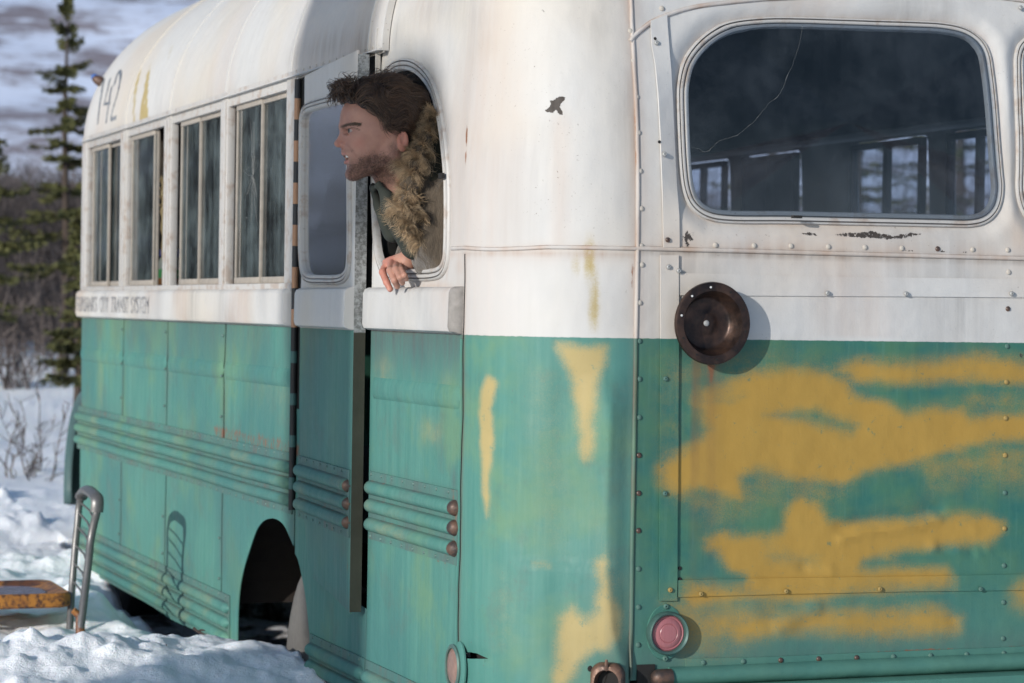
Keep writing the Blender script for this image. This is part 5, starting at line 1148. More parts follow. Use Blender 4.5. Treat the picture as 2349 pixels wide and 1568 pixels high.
twig(470, 1450, 7.05, [[(445, 1442), (455, 1450), (468, 1456), (490, 1474), (505, 1490), (522, 1520)], [(455, 1450), (462, 1446), (470, 1447)]], .0045, 'thin reddish branch lying across snow under the bus skirt')
V, F_ = thicket('bare_shrub', [(px_deg(62)-.5, px_deg(62)+.5, 12.6, 13.2, 9, .25, .42)], 50, .005)
o = link('bare_shrub', mesh('bare_shrub', V, F_), M['twig'], None, False); tag(o, 'sprawling twiggy shrublet half buried in snow left of the fender', 'shrub', 'bare shrubs in the snow')

# ================================================================== METAL CHAIR
CHX, CHY = -.36, 3.06
ch = thing('metal_chair', 'old chair with grey tube back and rusty orange metal seat, standing in snow', 'chair', (CHX-.2, CHY, .05))
def rel(p): return Vector(p)-Vector((CHX-.2, CHY, .05))
def pf(px, py, x): return rel(on_x(px, py, x))
M['tube'] = simple('grey_painted_tube', (.16, .155, .15), .4, .5, .25, 60, .15)
tq = N('rusty_orange_seat'); a_ = tq.noise(9, 6, .65); b_ = tq.noise(45, 5, .65)
M['seat'] = tq.fin(tq.mix(tq.ss(b_, .45, .62), tq.mix(tq.ss(a_, .40, .6), (.40, .165, .028), (.15, .052, .02)), (.07, .03, .02)), .5, bump=tq.bump(b_, .3, .004))
rp = [pf(222, 1152, -.325), pf(222, 1175, -.327), pf(216, 1200, -.333), pf(208, 1240, -.343), pf(203, 1290, -.355), pf(197, 1340, -.368), pf(190, 1400, -.385), pf(184, 1450, -.398), pf(181, 1500, -.405)]
lp = [pf(194, 1128, -.330), pf(186, 1142, -.334), pf(181, 1165, -.338), pf(178, 1200, -.343), pf(173, 1250, -.350), pf(169, 1300, -.358), pf(165, 1350, -.366), pf(161, 1420, -.38), pf(159, 1480, -.39)]
mb = MB(); mb.tube(cr(rp, False, 4), .0125, 12); mb.build('back_post', M['tube'], ch)
mb = MB(); mb.tube(cr(lp, False, 4), .0115, 12); mb.build('back_post', M['tube'], ch)
top = cr([lp[1], pf(190, 1132, -.332), pf(200, 1125, -.330), pf(213, 1133, -.327), pf(223, 1146, -.325), rp[1]], False, 5)
mb = MB(); mb.tube(top, .021, 10, flat=(.75, 1.0)); mb.build('top_rail', M['tube'], ch)
for k in range(6):
    t = (.16+.135*k); a = Vector(cr(lp, False, 6)[int(t*48*.75)+4]); b = Vector(cr(rp, False, 6)[int(t*48*.72)+6]); mb = MB(); mb.tube([a, (a+b)/2+Vector((.008, 0, .002)), b], .0035, 6); mb.build('cross_bar', M['tube'], ch)
sz = .478
vs = []; cx0, cx1, cy0, cy1 = -.82, -.375, 2.86, 3.27
def prr(ins, z, r=.05): return [rel((p[0], p[1], z)) for p in rrect(cx0+ins, cx1-ins, cy0+ins, cy1-ins, r, r, r, r, 5)]
rings = [prr(.006, sz-.046), prr(0, sz-.040), prr(0, sz-.008), prr(.006, sz), prr(.022, sz-.001), prr(.04, sz-.012), prr(.09, sz-.020)]
n = len(rings[0]); mb = MB(); mb.add([p for r_ in rings for p in r_], [(i*n+k, i*n+(k+1) % n, (i+1)*n+(k+1) % n, (i+1)*n+k) for i in range(len(rings)-1) for k in range(n)]+[tuple(6*n+k for k in range(n))]); mb.build('seat', M['seat'], ch)
mb = MB(); mb.add([rel((p[0], p[1], sz-.0115)) for p in rrect(cx0+.05, cx1-.06, cy0+.06, cy1-.06, .08, .1, .12, .09, 5)], [tuple(range(24))]); mb.build('meltwater', simple('meltwater_ice', (.30, .30, .42), .08), ch, False)
for (x, y) in ((-.78, 2.87), (-.78, 3.24)): mb = MB(); mb.tube([rel((x, y, sz-.03)), rel((x-.03, y, .1))], .011, 10); mb.build('leg', M['seat'], ch)
for p, q_ in ((rp[6], rp[7]), ): mb = MB(); mb.tube([p+Vector((-.03, 0, .0)), p+Vector((-.008, 0, -.02)), q_+Vector((.0, 0, .0)), q_+Vector((.0, 0, -.06))], [.010, .014, .015, .0145], 10); mb.build('bracket', M['seat'], ch)
# ================================================================== THE MAN IN THE WINDOW
def smin(a, b, k):
    h = np.clip(.5+.5*(b-a)/k, 0, 1); return b*(1-h)+a*h-k*h*(1-h)
def smax(a, b, k): return -smin(-a, -b, k)
def s_ell(P, c, r, R=None):
    q = P-np.array(c); 
    if R is not None: q = q@R
    q = q/np.array(r); k0 = np.linalg.norm(q, axis=-1); k1 = np.linalg.norm(q/np.array(r), axis=-1); return k0*(k0-1)/(k1+1e-9)
def s_cap(P, a, b, r0, r1=None):
    r1 = r0 if r1 is None else r1; a = np.array(a, float); b = np.array(b, float); ab = b-a; t = np.clip(((P-a)@ab)/(ab@ab+1e-12), 0, 1)
    return np.linalg.norm(P-a-t[..., None]*ab, axis=-1)-(r0+(r1-r0)*t)
def s_path(P, pts, rs, k=.006):
    d = None
    for i in range(len(pts)-1):
        e = s_cap(P, pts[i], pts[i+1], rs[i], rs[i+1]); d = e if d is None else smin(d, e, k)
    return d
def surface_net(fn, axes):
    xs, ys, zs = axes; G = np.stack(np.meshgrid(xs, ys, zs, indexing='ij'), -1)
    Fv = np.empty(G.shape[:3])
    for i in range(len(xs)): Fv[i] = fn(G[i])
    S = Fv < 0; nx, ny, nz = S.shape
    c = np.zeros((nx-1, ny-1, nz-1), int)
    for i in (0, 1):
        for j in (0, 1):
            for k in (0, 1): c += S[i:nx-1+i, j:ny-1+j, k:nz-1+k]
    act = (c > 0) & (c < 8); idx = np.full(act.shape, -1); I = np.argwhere(act); idx[act] = np.arange(len(I))
    acc = np.zeros((len(I), 3)); cnt = np.zeros(len(I)); cor = [(i, j, k) for i in (0, 1) for j in (0, 1) for k in (0, 1)]
    for a in cor:
        for b in cor:
            if sum(b)-sum(a) == 1 and all(b[t] >= a[t] for t in range(3)):
                A = I+a; B_ = I+b; fa = Fv[tuple(A.T)]; fb = Fv[tuple(B_.T)]; m = (fa < 0) != (fb < 0)
                t = np.where(m, fa/(fa-fb+1e-15), 0); p = G[tuple(A.T)]*(1-t[:, None])+G[tuple(B_.T)]*t[:, None]; acc[m] += p[m]; cnt[m] += 1
    V = acc/cnt[:, None]; quads = []
    for ax in range(3):
        o = [t for t in range(3) if t != ax]; sl0 = [slice(None)]*3; sl1 = [slice(None)]*3; sl0[ax] = slice(0, -1); sl1[ax] = slice(1, None)
        D = S[tuple(sl0)] != S[tuple(sl1)]; E = np.argwhere(D); E = E[(E[:, o[0]] > 0) & (E[:, o[1]] > 0) & (E[:, o[0]] < S.shape[o[0]]-1) & (E[:, o[1]] < S.shape[o[1]]-1)]
        def cell(d0, d1): e = E.copy(); e[:, o[0]] -= d0; e[:, o[1]] -= d1; return idx[tuple(e.T)]
        q = np.stack([cell(1, 1), cell(0, 1), cell(0, 0), cell(1, 0)], 1); neg = S[tuple(E.T)]
        flip = neg if ax != 1 else ~neg
        q[~flip] = q[~flip][:, ::-1]; quads.append(q)
    Q = np.concatenate(quads); Q = Q[(Q >= 0).all(1)]; return V, Q
mm = .001
# head frame: a = the way he faces, b = up, s = toward the camera
HO = at_depth(861.3, 311.2, 5.60)
HU = np.array([0, 0, 1.0]); HF = -_r0*cos(radians(13))-np.array([sin(YAW), cos(YAW), 0])*sin(radians(13)); HS = np.cross(HU, HF)*1.0
if HS@(CAM-HO) < 0: HS = -HS
tl = radians(1.5)
def h2w(a, s, b): return HO+HF*a*mm+HS*s*mm+HU*b*mm
def w2h(P): q = (P-HO)/mm; return np.stack([q@HF, q@HS, q@HU], -1)
def mirs(f, c): return np.minimum(f(np.array([c[0], c[1], c[2]])), f(np.array([c[0], -c[1], c[2]])))
def head_sdf(H):
    a, s, b = H[..., 0], H[..., 1], H[..., 2]; A = H.copy(); A[..., 1] = np.abs(s)
    d = s_ell(H, (-14, 0, 34), (98, 73, 82))
    d = smin(d, s_ell(H, (28, 0, -22), (50, 56, 74)), 22)
    d = smin(d, s_cap(A, (-34, 47, -50), (48, 15, -90), 15, 15), 20)
    d = smin(d, s_cap(A, (-34, 50, -50), (-38, 52, -20), 16, 14), 16)
    d = smin(d, s_ell(H, (53, 0, -93), (17, 20, 15)), 11)
    d = smin(d, s_ell(H, (60, 0, -40), (17, 25, 20)), 11)
    d = smin(d, s_ell(A, (42, 38, -14), (18, 16, 16)), 14)       # cheek
    d = smin(d, s_cap(A, (77, 6, 18), (60, 40, 17), 8.5, 7), 9)    # brow
    d = smax(d, -s_ell(A, (80, 30, 5), (21, 18, 9.5)), 4)          # socket
    d = smin(d, s_ell(A, (57, 31, 7), (13, 13, 11)), 2)
    d = smin(d, s_path(A, [(67, 19, 9), (70.5, 28, 12.5), (67, 38, 11), (60, 44, 7)], [1.8, 2.0, 2.0, 1.6], 1), 1.2)
    d = smin(d, s_path(A, [(67, 19, 5), (68.5, 29, 1.5), (64, 38, 2.5)], [1.6, 1.8, 1.6], 1), 2)
    d = smax(d, -s_ell(A, (67, 33, 6.6), (11, 11.5, 3.5)), 1.0)          # lids over the eyeball
    d = smin(d, s_cap(H, (74, 0, 10), (86, 0, -20), 6, 8), 6)  # nose
    d = smin(d, s_ell(H, (87, 0, -22), (10, 9.5, 9)), 5)
    d = smin(d, s_ell(A, (73, 12.5, -25), (12, 6.5, 7.5)), 2.5); d = smax(d, -s_cap(A, (69, 19, -22), (60, 27, -42), 3.2, 2.5), 5)
    d = smax(d, -s_ell(A, (80, 6.5, -33.5), (6, 3.5, 4)), 1.2)
    d = smin(d, s_cap(A, (73, 0, -43), (55, 21, -50), 6, 3.5), 5) # upper lip
    d = smin(d, s_cap(A, (68, 0, -66), (52, 18, -60), 6.5, 4), 4) # lower lip
    d = smax(d, -s_ell(H, (72, 0, -54.5), (25, 24, 7.0)), 1.2)      # open mouth
    d = smax(d, -s_ell(H, (72, 0, -75), (8, 14, 4)), 7)
    # ear
    e = s_ell(A, (-52, 71, -17), (14, 6.5, 25)); e = smax(e, -s_ell(A, (-50, 78, -12), (8.5, 6.5, 13)), 1.5); e = smin(e, s_cap(A, (-43, 73, -16), (-44, 72, -26), 3, 3), 3)
    d = smin(d, e, 4)
    # neck
    d = smin(d, s_cap(H, (-38, 0, -40), (-90, 0, -180), 50, 44), 22)
    d = smin(d, s_cap(H, (-18, 0, -95), (-58, 0, -170), 20, 24), 18)
    return d*mm
# left hand over the sill
def hp(px, py, x): return np.array(on_x(px, py, x))
WR = hp(934, 603, .004)
fingers = [ # knuckle, joint, joint, tip
 [hp(888, 604, -.030), hp(877, 624, -.052), hp(887, 648, -.052), hp(895, 664, -.046)],
 [hp(899, 601, -.026), hp(895, 621, -.060), hp(905, 644, -.060), hp(911, 658, -.050)],
 [hp(908, 602, -.010), hp(909, 619, -.054), hp(918, 637, -.054), hp(923, 650, -.044)],
 [hp(916, 605, .000), hp(920, 619, -.044), hp(928, 632, -.045), hp(932, 641, -.038)]]
fingers[0][0] += np.array([0, .03, 0]); fr = [.0090, .0088, .0082, .0072]
FO = [np.array([.0, .045, 0]), np.array([0, .022, 0]), np.array([0, .0, 0]), np.array([0, -.018, 0])]
ELB = hp(972, 505, .085)
def hand_sdf(P):
    d = s_cap(P, ELB, WR, .030, .0235)
    pm = [np.array(f[0]) for f in fingers]; pm[0] = pm[0]-np.array([0, .03, 0])
    for i, f in enumerate(fingers):
        k0 = pm[i]; d = smin(d, s_cap(P, WR+np.array([0, 0, .002]), k0, .020, .0125), .012)
        e = s_path(P, [k0, f[1], f[2], f[3]], [fr[i]*1.12, fr[i], fr[i]*.92, fr[i]*.82], .004)
        d = smin(d, e, .0010)
    th_ = [WR+np.array([-.004, .0, -.006]), hp(920, 612, .0), hp(908, 617, .012), hp(899, 612, .02)]
    d = smin(d, s_path(P, th_, [.014, .012, .010, .0085], .006), .008)
    return d
NB = h2w(-92, 0, -200)
SH_N = hp(1030, 462, .050); EL_N = hp(1034, 612, .055); SH_F = np.array([.15, .80, 1.56]); CH_ = np.array([.24, .62, 1.34])
def torso_sdf(P):
    d = s_cap(P, NB+np.array([.02, 0, .02]), NB+np.array([.10, 0, -.06]), .036, .045); d = smin(d, s_cap(P, NB+np.array([.10, 0, -.08]), SH_F, .045, .045), .03); d = smin(d, s_ell(P, CH_, (.11, .15, .22)), .04)
    d = smin(d, s_cap(P, NB+np.array([.10, 0, -.06]), SH_N, .045, .036), .02); d = smin(d, s_cap(P, SH_N, EL_N, .036, .034), .02); d = smin(d, s_cap(P, NB+np.array([.12, 0, -.05]), ELB, .034, .028), .02); d = smin(d, s_cap(P, CH_+np.array([.02, 0, -.1]), CH_+np.array([.25, -.02, -.5]), .13, .12), .06); return d
def body_sdf(P):
    H = w2h(P); d = head_sdf(H); d = smin(d, torso_sdf(P), .02); return smin(d, hand_sdf(P), .004)
def axis(lo, hi, zones, fine, coarse):
    out = [lo]
    while out[-1] < hi:
        x = out[-1]; f = min([fine if a-.01 <= x <= b else (fine+(min(abs(x-a), abs(x-b)))*.35) for a, b in zones]+[coarse]); out.append(x+max(fine, f))
    return np.array(out)
hc = [h2w(a, s, b) for a in (-115, 98) for s in (-80, 80) for b in (-125, 120)]; hlo = np.min(hc, 0); hhi = np.max(hc, 0)
xs = axis(-.235, .55, [(hlo[0], min(hhi[0], .04))], .0027, .03); ys = axis(.28, .98, [(hlo[1], hhi[1])], .0029, .03); zs = axis(.80, 2.0, [(1.425, 1.53), (hlo[2], hhi[2])], .0027, .03)
V, Q = surface_net(body_sdf, (xs, ys, zs))
Hh = w2h(V); a, s, b = Hh.T; sa = np.abs(s)
man = thing('person', 'man with tousled brown hair and stubble leaning out of the bus window, fur-trimmed coat', 'person', (.30, .60, .84))
me = np_mesh('body', V-np.array(man.location), Q)
# skin masks: beard, lips, ear and nose redness, brows, painted socket and fold shade
jl = sm((-22-b+(a+40)*.10*0)/26)*sm((62+0*a-0)/1)*0
beard = np.maximum(sm((-28-b+np.clip(a-10, 0, 60)*-.22)/38)*sm((a+44)/12), sm((a+46)/10)*sm((-14-a)/14)*sm((-8-b)/20))
beard = np.clip(beard*.85, 0, 1)*sm((b+132)/14)*sm((90-a)/6)
must = sm(1-np.abs(b+40)/7)*sm((a-54)/8)*.35; lip = np.maximum(np.exp(-((b+47)/3.6)**2), np.exp(-((b+63)/4.2)**2))*sm((a-50)/8)*sm((24-sa)/6)
beard = np.maximum(beard*(1-.75*lip), must); chk = sm(1-np.hypot(a-48, b+22)/26)*.8; red = np.maximum.reduce([chk*.6, np.exp(-np.hypot(a-86, b+24)/9), sm((sa-70)/4)*sm((-30-a)/6)*sm((a+75)/6)*.9])
beard = beard*(1-np.exp(-((np.hypot(a-40, b+30))/18)**2))*np.clip(1-sm((sa-66)/5)*(a < -36), 0, 1)*(a > -60)
brow = sm(1-seg_dist(np.stack([a, b], 1), [(82, 16.5), (74, 19.5), (60, 21.5), (46, 19)], False)/5.6)*(sa > 8)*(sa < 60)*(a > 35)
eyel = sm(1-seg_dist(np.stack([a, b], 1), [(70, 10), (64, 12), (54, 11), (47, 7)], False)/2.2)*(sa > 15)*(a > 40)
socket = np.exp(-(((a-58)/14)**2+((b-13)/5)**2))*(sa > 15)*.5
nail = np.zeros(len(V))
for f in fingers: nail = np.maximum(nail, sm(1-np.linalg.norm(V-(f[3]+np.array([-.008, -.003, -.003])), axis=1)/.007))
inm = np.clip(sm(1-s_ell(Hh, (60, 0, -53), (22, 22, 6.5))/2), 0, 1)*(a > 30)*(a < 69)
for nm, v in (('beard', np.clip(beard, 0, 1)), ('lip', np.clip(lip, 0, 1)), ('red', np.clip(red, 0, 1)), ('brow', np.clip(np.maximum(brow, eyel*.9), 0, 1)), ('nail', nail), ('mouth', inm*(s_ell(Hh, (70, 0, -53), (22, 21, 5.5)) < 1.2))): set_attr(me, nm, v)
set_attr(me, 'sock', np.clip(np.exp(-(((a-62)/16)**2+((b-8)/9)**2))*(sa > 10)+.8*np.exp(-(seg_dist(np.stack([a, b], 1), [(72, -24), (63, -36), (52, -52)], False)/2.5)**2)*(a > 40)*(sa > 10), 0, 1))  # shade painted into the eye sockets and smile folds
q = N('skin'); n1 = q.noise(60, 4, .6); n2 = q.noise(330, 3, .65); hs = q.noise(1, 3, .7, stretch=(500, 500, 160))
c = q.mix(q.noise(26, 5, .65), (.29, .135, .10), (.49, .275, .20)); c = q.mix(q.math('MULTIPLY', q.attr('red'), .55), c, (.50, .18, .13))
bf = q.math('MULTIPLY', q.attr('beard'), q.lin(n2, .35, .65, .50, 1.0), clamp=True); c = q.mix(bf, c, q.mix(hs, (.075, .038, .027), (.21, .105, .075)))
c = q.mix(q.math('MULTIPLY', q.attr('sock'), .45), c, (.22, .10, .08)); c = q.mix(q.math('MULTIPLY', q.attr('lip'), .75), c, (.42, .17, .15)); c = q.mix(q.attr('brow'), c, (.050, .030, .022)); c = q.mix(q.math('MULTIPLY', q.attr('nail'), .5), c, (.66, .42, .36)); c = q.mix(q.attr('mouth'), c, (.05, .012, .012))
M['skin'] = q.fin(c, .52, spec=.35, bump=q.bump(q.math('ADD', n2, q.math('MULTIPLY', q.math('MULTIPLY', hs, 2.0), q.attr('beard'))), .35, .0012), **{'Subsurface Weight': .18, 'Subsurface Radius': (.6, .25, .15), 'Subsurface Scale': .012})
body = link('body', me, M['skin'], man)
def rel_(p): return Vector(p)-man.location
# eyes and teeth
for sg in (1, -1):
    mb = MB(); c = rel_(h2w(57.5, 30.5*sg, 7.0)); f = Vector(HF*1.0+HS*sg*.12+HU*.0).normalized()
    pr = [(12*mm*sin(t), 12*mm*cos(t)) for t in np.linspace(pi*.96, 0.001, 16)]; mb.lathe(c, f, pr, 20)
    q = 'eye_white'; eb = mb.build('eye', bpy.data.materials.get(q) or simple(q, (.30, .25, .23), .25, 0, .05), man)
    mb = MB(); mb.lathe(c, f, [(6.4*mm, 10.4*mm), (6*mm, 11.2*mm), (3*mm, 12.3*mm), (.0001, 12.5*mm)], 16); mb.build('iris', bpy.data.materials.get('iris_brown') or simple('iris_brown', (.05, .04, .03), .15, 0, .2), eb)
mb = MB()
for k in range(-3, 4):
    an = k*.24; c = rel_(h2w(45+21*cos(an), 21*sin(an), -50.5)); mb.lathe(c, (0, 0, 1), [(.0001, -3.4*mm), (3.0*mm, -3.2*mm), (3.6*mm, 0), (3.0*mm, 5*mm), (.0001, 5.2*mm)], 8)
mb.build('teeth', simple('teeth_enamel', (.74, .70, .63), .3, 0, .05), man)
# ---------------------------------------------------------------- coat
def coat_sdf(P):
    d = s_cap(P, NB+np.array([.10, 0, -.08]), SH_F, .075, .08); d = smin(d, s_ell(P, CH_, (.15, .20, .28)), .06); d = smin(d, s_cap(P, h2w(-118, 0, -190), CH_, .066, .13), .04)
    d = smin(d, s_cap(P, SH_N, EL_N, .066, .056), .010); d = smin(d, s_cap(P, h2w(-112, 20, -70), h2w(-128, 30, -250), .034, .050), .02); d = smin(d, s_cap(P, SH_N, NB+np.array([.11, .0, -.07]), .055, .05), .02); d = smin(d, s_cap(P, ELB, WR+(ELB-WR)*.14, .050, .033), .012); d = smin(d, s_cap(P, NB+np.array([.11, 0, -.05]), ELB, .062, .052), .02)
    d = smin(d, s_cap(P, CH_+np.array([.02, 0, -.1]), CH_+np.array([.25, -.02, -.5]), .19, .18), .06)
    H = w2h(P); d = smax(d, -(s_cap(H, (-38, 0, -40), (-88, 0, -180), 54, 60)*mm), .006)
    # keep clear of the bus skin
    inside = (P[..., 1] > .41) & (P[..., 1] < .93) & (P[..., 2] > 1.482); return smax(d, np.where(inside, -.03, .014)-P[..., 0], .004)
xs = axis(-.05, .66, [(-.05, .20)], .006, .03); ys = axis(.32, 1.0, [(.38, .80)], .007, .03); zs = axis(.78, 1.78, [(1.42, 1.75)], .006, .03)
V, Q = surface_net(coat_sdf, (xs, ys, zs))
nn = np.array([noise.fractal(Vector((p[0]*22, p[1]*22, p[2]*9)), .9, 2, 4) for p in V]); ridge_n = np.array([abs(noise.noise(Vector((p[0]*60+p[2]*15, p[1]*60, p[2]*22)))) for p in V])
me = np_mesh('coat', V-np.array(man.location), Q); nrm = np.empty(len(V)*3, np.float32); me.vertices.foreach_get('normal', nrm); V2 = V+nrm.reshape(-1, 3)*(.0045*nn+.003*ridge_n)[:, None]
me.vertices.foreach_set('co', (V2-np.array(man.location)).astype(np.float32).ravel()); me.update()
q = N('pile_fabric'); n1 = q.noise(14, 5, .6); n2 = q.noise(1, 5, .7, stretch=(160, 160, 60))
M['coat'] = q.fin(q.mix(n2, (.045, .034, .024), (.135, .105, .075)), .95, spec=.15, bump=q.bump(n2, .9, .006), **{'Sheen Weight': .3}); coat = link('coat', me, M['coat'], man)
def hood_sdf(P):
    H = w2h(P); d = s_path(H, [(-138, 10, 40), (-136, 14, -30), (-128, 14, -110), (-125, 8, -190), (-132, 0, -270), (-140, 0, -330)], [26, 40, 46, 46, 42, 36], 14)*mm
    d = smax(d, 1.50-P[..., 2], .004); return smax(d, np.where((P[..., 1] > .40) & (P[..., 1] < .93), -.01, .014)-P[..., 0], .004)
cc = [h2w(a_, s_, b_) for a_ in (-200, -60) for s_ in (-60, 80) for b_ in (-390, 90)]; lo = np.min(cc, 0); hi = np.max(cc, 0)
V, Q = surface_net(hood_sdf, (np.arange(lo[0], hi[0], .006), np.arange(lo[1], hi[1], .006), np.arange(lo[2], hi[2], .006)))
q = N('olive_hood_lining'); M['hoodc'] = q.fin(q.mix(q.noise(30, 5), (.020, .020, .013), (.055, .048, .030)), .95, bump=q.bump(q.noise(70, 5, .7), .8, .006)); link('hood', np_mesh('hood', V-np.array(man.location), Q), M['hoodc'], man)
# dark green collar flap under the chin
q = N('dark_green_cloth'); M['collar'] = q.fin(q.mix(q.noise(20, 4), (.016, .020, .015), (.032, .036, .026)), .85, bump=q.bump(q.noise(12, 4), .4, .01))
def col_sdf(P):
    H = w2h(P); d = s_path(H, [(-4, 30, -116), (-26, 40, -150), (-52, 42, -194), (-78, 34, -228), (-100, 12, -252)], [6, 15, 23, 22, 12], 10)
    d = smin(d, s_path(H, [(2, -20, -118), (-20, -34, -160), (-50, -40, -230)], [8, 16, 22], 10), 8); d = smin(d, s_path(H, [(-2, 34, -116), (0, 0, -124), (2, -24, -120)], [6, 6, 6], 6), 8)
    d = smin(d, s_cap(H, (-34, 22, -165), (-90, 10, -255), 24, 32), 14); return smax(d, -(s_cap(H, (-38, 0, -40), (-88, 0, -180), 53, 59)), 4)*mm
cc = [h2w(a_, s_, b_) for a_ in (-130, 30) for s_ in (-90, 100) for b_ in (-370, -95)]; lo = np.min(cc, 0); hi = np.max(cc, 0)
V, Q = surface_net(col_sdf, (np.arange(lo[0], hi[0], .005), np.arange(lo[1], hi[1], .005), np.arange(lo[2], hi[2], .005)))
V = V+0; me = np_mesh('collar', V-np.array(man.location), Q); nrm = np.empty(len(V)*3, np.float32); me.vertices.foreach_get('normal', nrm)
fold_ = np.array([noise.fractal(Vector((p[0]*25+p[2]*10, p[1]*25, p[2]*14)), .8, 2, 3) for p in V]); me.vertices.foreach_set('co', (V-np.array(man.location)+nrm.reshape(-1, 3)*(.005*fold_)[:, None]).astype(np.float32).ravel()); me.update(); link('collar', me, M['collar'], man)
# ---------------------------------------------------------------- strands (hair and fur)
def strands(name, starts, walk, nseg, r0, mat, parent, seed, tip=.15):
    rg = np.random.default_rng(seed); n = len(starts); P = np.array(starts, float); path = [P.copy()]
    state = dict(ph=rg.uniform(0, 2*pi, n), k=rg.uniform(.6, 1.4, n), r=rg.normal(0, 1, (n, 3)))
    for i in range(nseg): P = walk(P, i, state, path); path.append(P.copy())
    path = np.stack(path, 1); m = nseg+1; T = np.gradient(path, axis=1); T /= np.linalg.norm(T, axis=2, keepdims=True)+1e-9
    ref = np.cross(T, state['r'][:, None, :]); ref /= np.linalg.norm(ref, axis=2, keepdims=True)+1e-9; bi = np.cross(T, ref)
    rad = r0*(1-(1-tip)*np.linspace(0, 1, m)**1.5)[None, :, None]*rg.uniform(.6, 1.3, n)[:, None, None]; Vs = []
    for k in range(3): an = 2*pi*k/3; Vs.append(path+(ref*cos(an)+bi*sin(an))*rad)
    V = np.stack(Vs, 2).reshape(-1, 3); base = (np.arange(n)[:, None]*m+np.arange(m-1)[None, :]).ravel()*3; Q = []
    for k in range(3): k2 = (k+1) % 3; Q.append(np.stack([base+k, base+k2, base+3+k2, base+3+k], 1))
    me = np_mesh(name, V-np.array(man.location), np.concatenate(Q)); rv_ = np.repeat(rg.random(n), m*3); set_attr(me, 'tone', rv_); set_attr(me, 'along', np.tile(np.repeat(np.linspace(0, 1, m), 3), n))
    return link(name, me, mat, parent)
CE, CRD = np.array([-18., 0, 48.]), np.array([106., 86., 88.])
def hairline(a): return np.interp(a, [-120, -95, -72, -62, -42, -34, -24, -10, 10, 30, 50, 68, 84, 100], [-62, -60, -45, -8, 0, 4, 12, 24, 38, 49, 58, 66, 70, 74])
def cap_sdf(P):
    H = w2h(P); d = s_ell(H, CE, CRD*.965); hl = hairline(H[..., 0]); d = smax(d, (hl+5-H[..., 2]), 6)
    n_ = 7*np.sin(H[..., 0]*.11+H[..., 2]*.07)*np.sin(H[..., 1]*.12+2); d = d-n_*.7
    return d*mm
cc = [h2w(a_, s_, b_) for a_ in (-140, 105) for s_ in (-100, 100) for b_ in (-80, 150)]; lo = np.min(cc, 0); hi = np.max(cc, 0)
V, Q = surface_net(cap_sdf, (np.arange(lo[0], hi[0], .004), np.arange(lo[1], hi[1], .004), np.arange(lo[2], hi[2], .004)))
q = N('brown_hair'); tn = q.attr('tone'); al = q.attr('along'); n1 = q.noise(40, 4, .6)
M['hair'] = q.fin(q.mix(tn, (.022, .013, .009), (.125, .072, .043)), .42, spec=.5, bump=None); 
M['hair'].node_tree.nodes['Principled BSDF'].inputs['Base Color'].links
hair = link('hair', np_mesh('hair', V-np.array(man.location), Q), M['hair'], man)
rg = np.random.default_rng(5); st = []
while len(st) < 5200:
    v = rg.normal(0, 1, 3); v /= np.linalg.norm(v); p = CE+v*CRD*.96
    if p[2] > hairline(p[0])+4 and (p[1] > -60 or rg.random() < .3): st.append(p)
st = np.array(st)
def hair_walk(P, i, S, path):
    H = P; q = (H-CE)/CRD; nrm = q/CRD; nrm /= np.linalg.norm(nrm, axis=1, keepdims=True)
    side = np.sign(H[:, 1])+1e-3
    fl = np.stack([np.where(H[:, 0] > 52, -.55, -.85), side*.35*np.ones(len(H)), np.where(H[:, 0] > 40, .55, -np.clip(.15+(105-H[:, 2])*.009, .0, 1.1))+0*side], 1)
    fl[:, 0] += .25*np.sin(S['ph'])
    curl = np.stack([np.cos(S['ph']+i*.55*S['k']), .5*np.sin(S['ph']*1.7+i*.4), np.sin(S['ph']+i*.5*S['k'])], 1)*.50
    cl_ = np.stack([np.sin(H[:, 2]*.085+H[:, 1]*.05), np.zeros(len(H)), np.cos(H[:, 0]*.075+H[:, 1]*.03)], 1)*.55
    cn_ = np.array([noise.noise_vector(Vector((p[0]*.022+3, p[1]*.022, p[2]*.022+i*.02))) for p in H]); d = fl+curl*.45+cl_*.9+cn_*1.7; d -= nrm*np.sum(d*nrm, 1, keepdims=True); d /= np.linalg.norm(d, axis=1, keepdims=True)+1e-9
    Pn = H+d*7.5*S['k'][:, None]
    R_ = np.linalg.norm((Pn-CE)/CRD, axis=1, keepdims=True); lift = 1.02+.05*np.sin(H[:, 0]*.05+H[:, 2]*.06+2*np.sin(H[:, 1]*.03))+(.014+.024*np.abs(np.sin(S['ph']*2.3)))*(1+.5*i)*.6
    Pn = CE+(Pn-CE)/R_*np.maximum(np.minimum(lift[:, None], 1.26), .97); return Pn
def to_w(f):
    def g(P, i, S, path): return f_w(f(w2h(P), i, S, path))
    return g
def f_w(H): return HO+(H[:, :1]*HF+H[:, 1:2]*HS+H[:, 2:3]*HU)*mm
strands('hair_locks', f_w(st), to_w(hair_walk), 10, .0010, M['hair'], hair, 3)
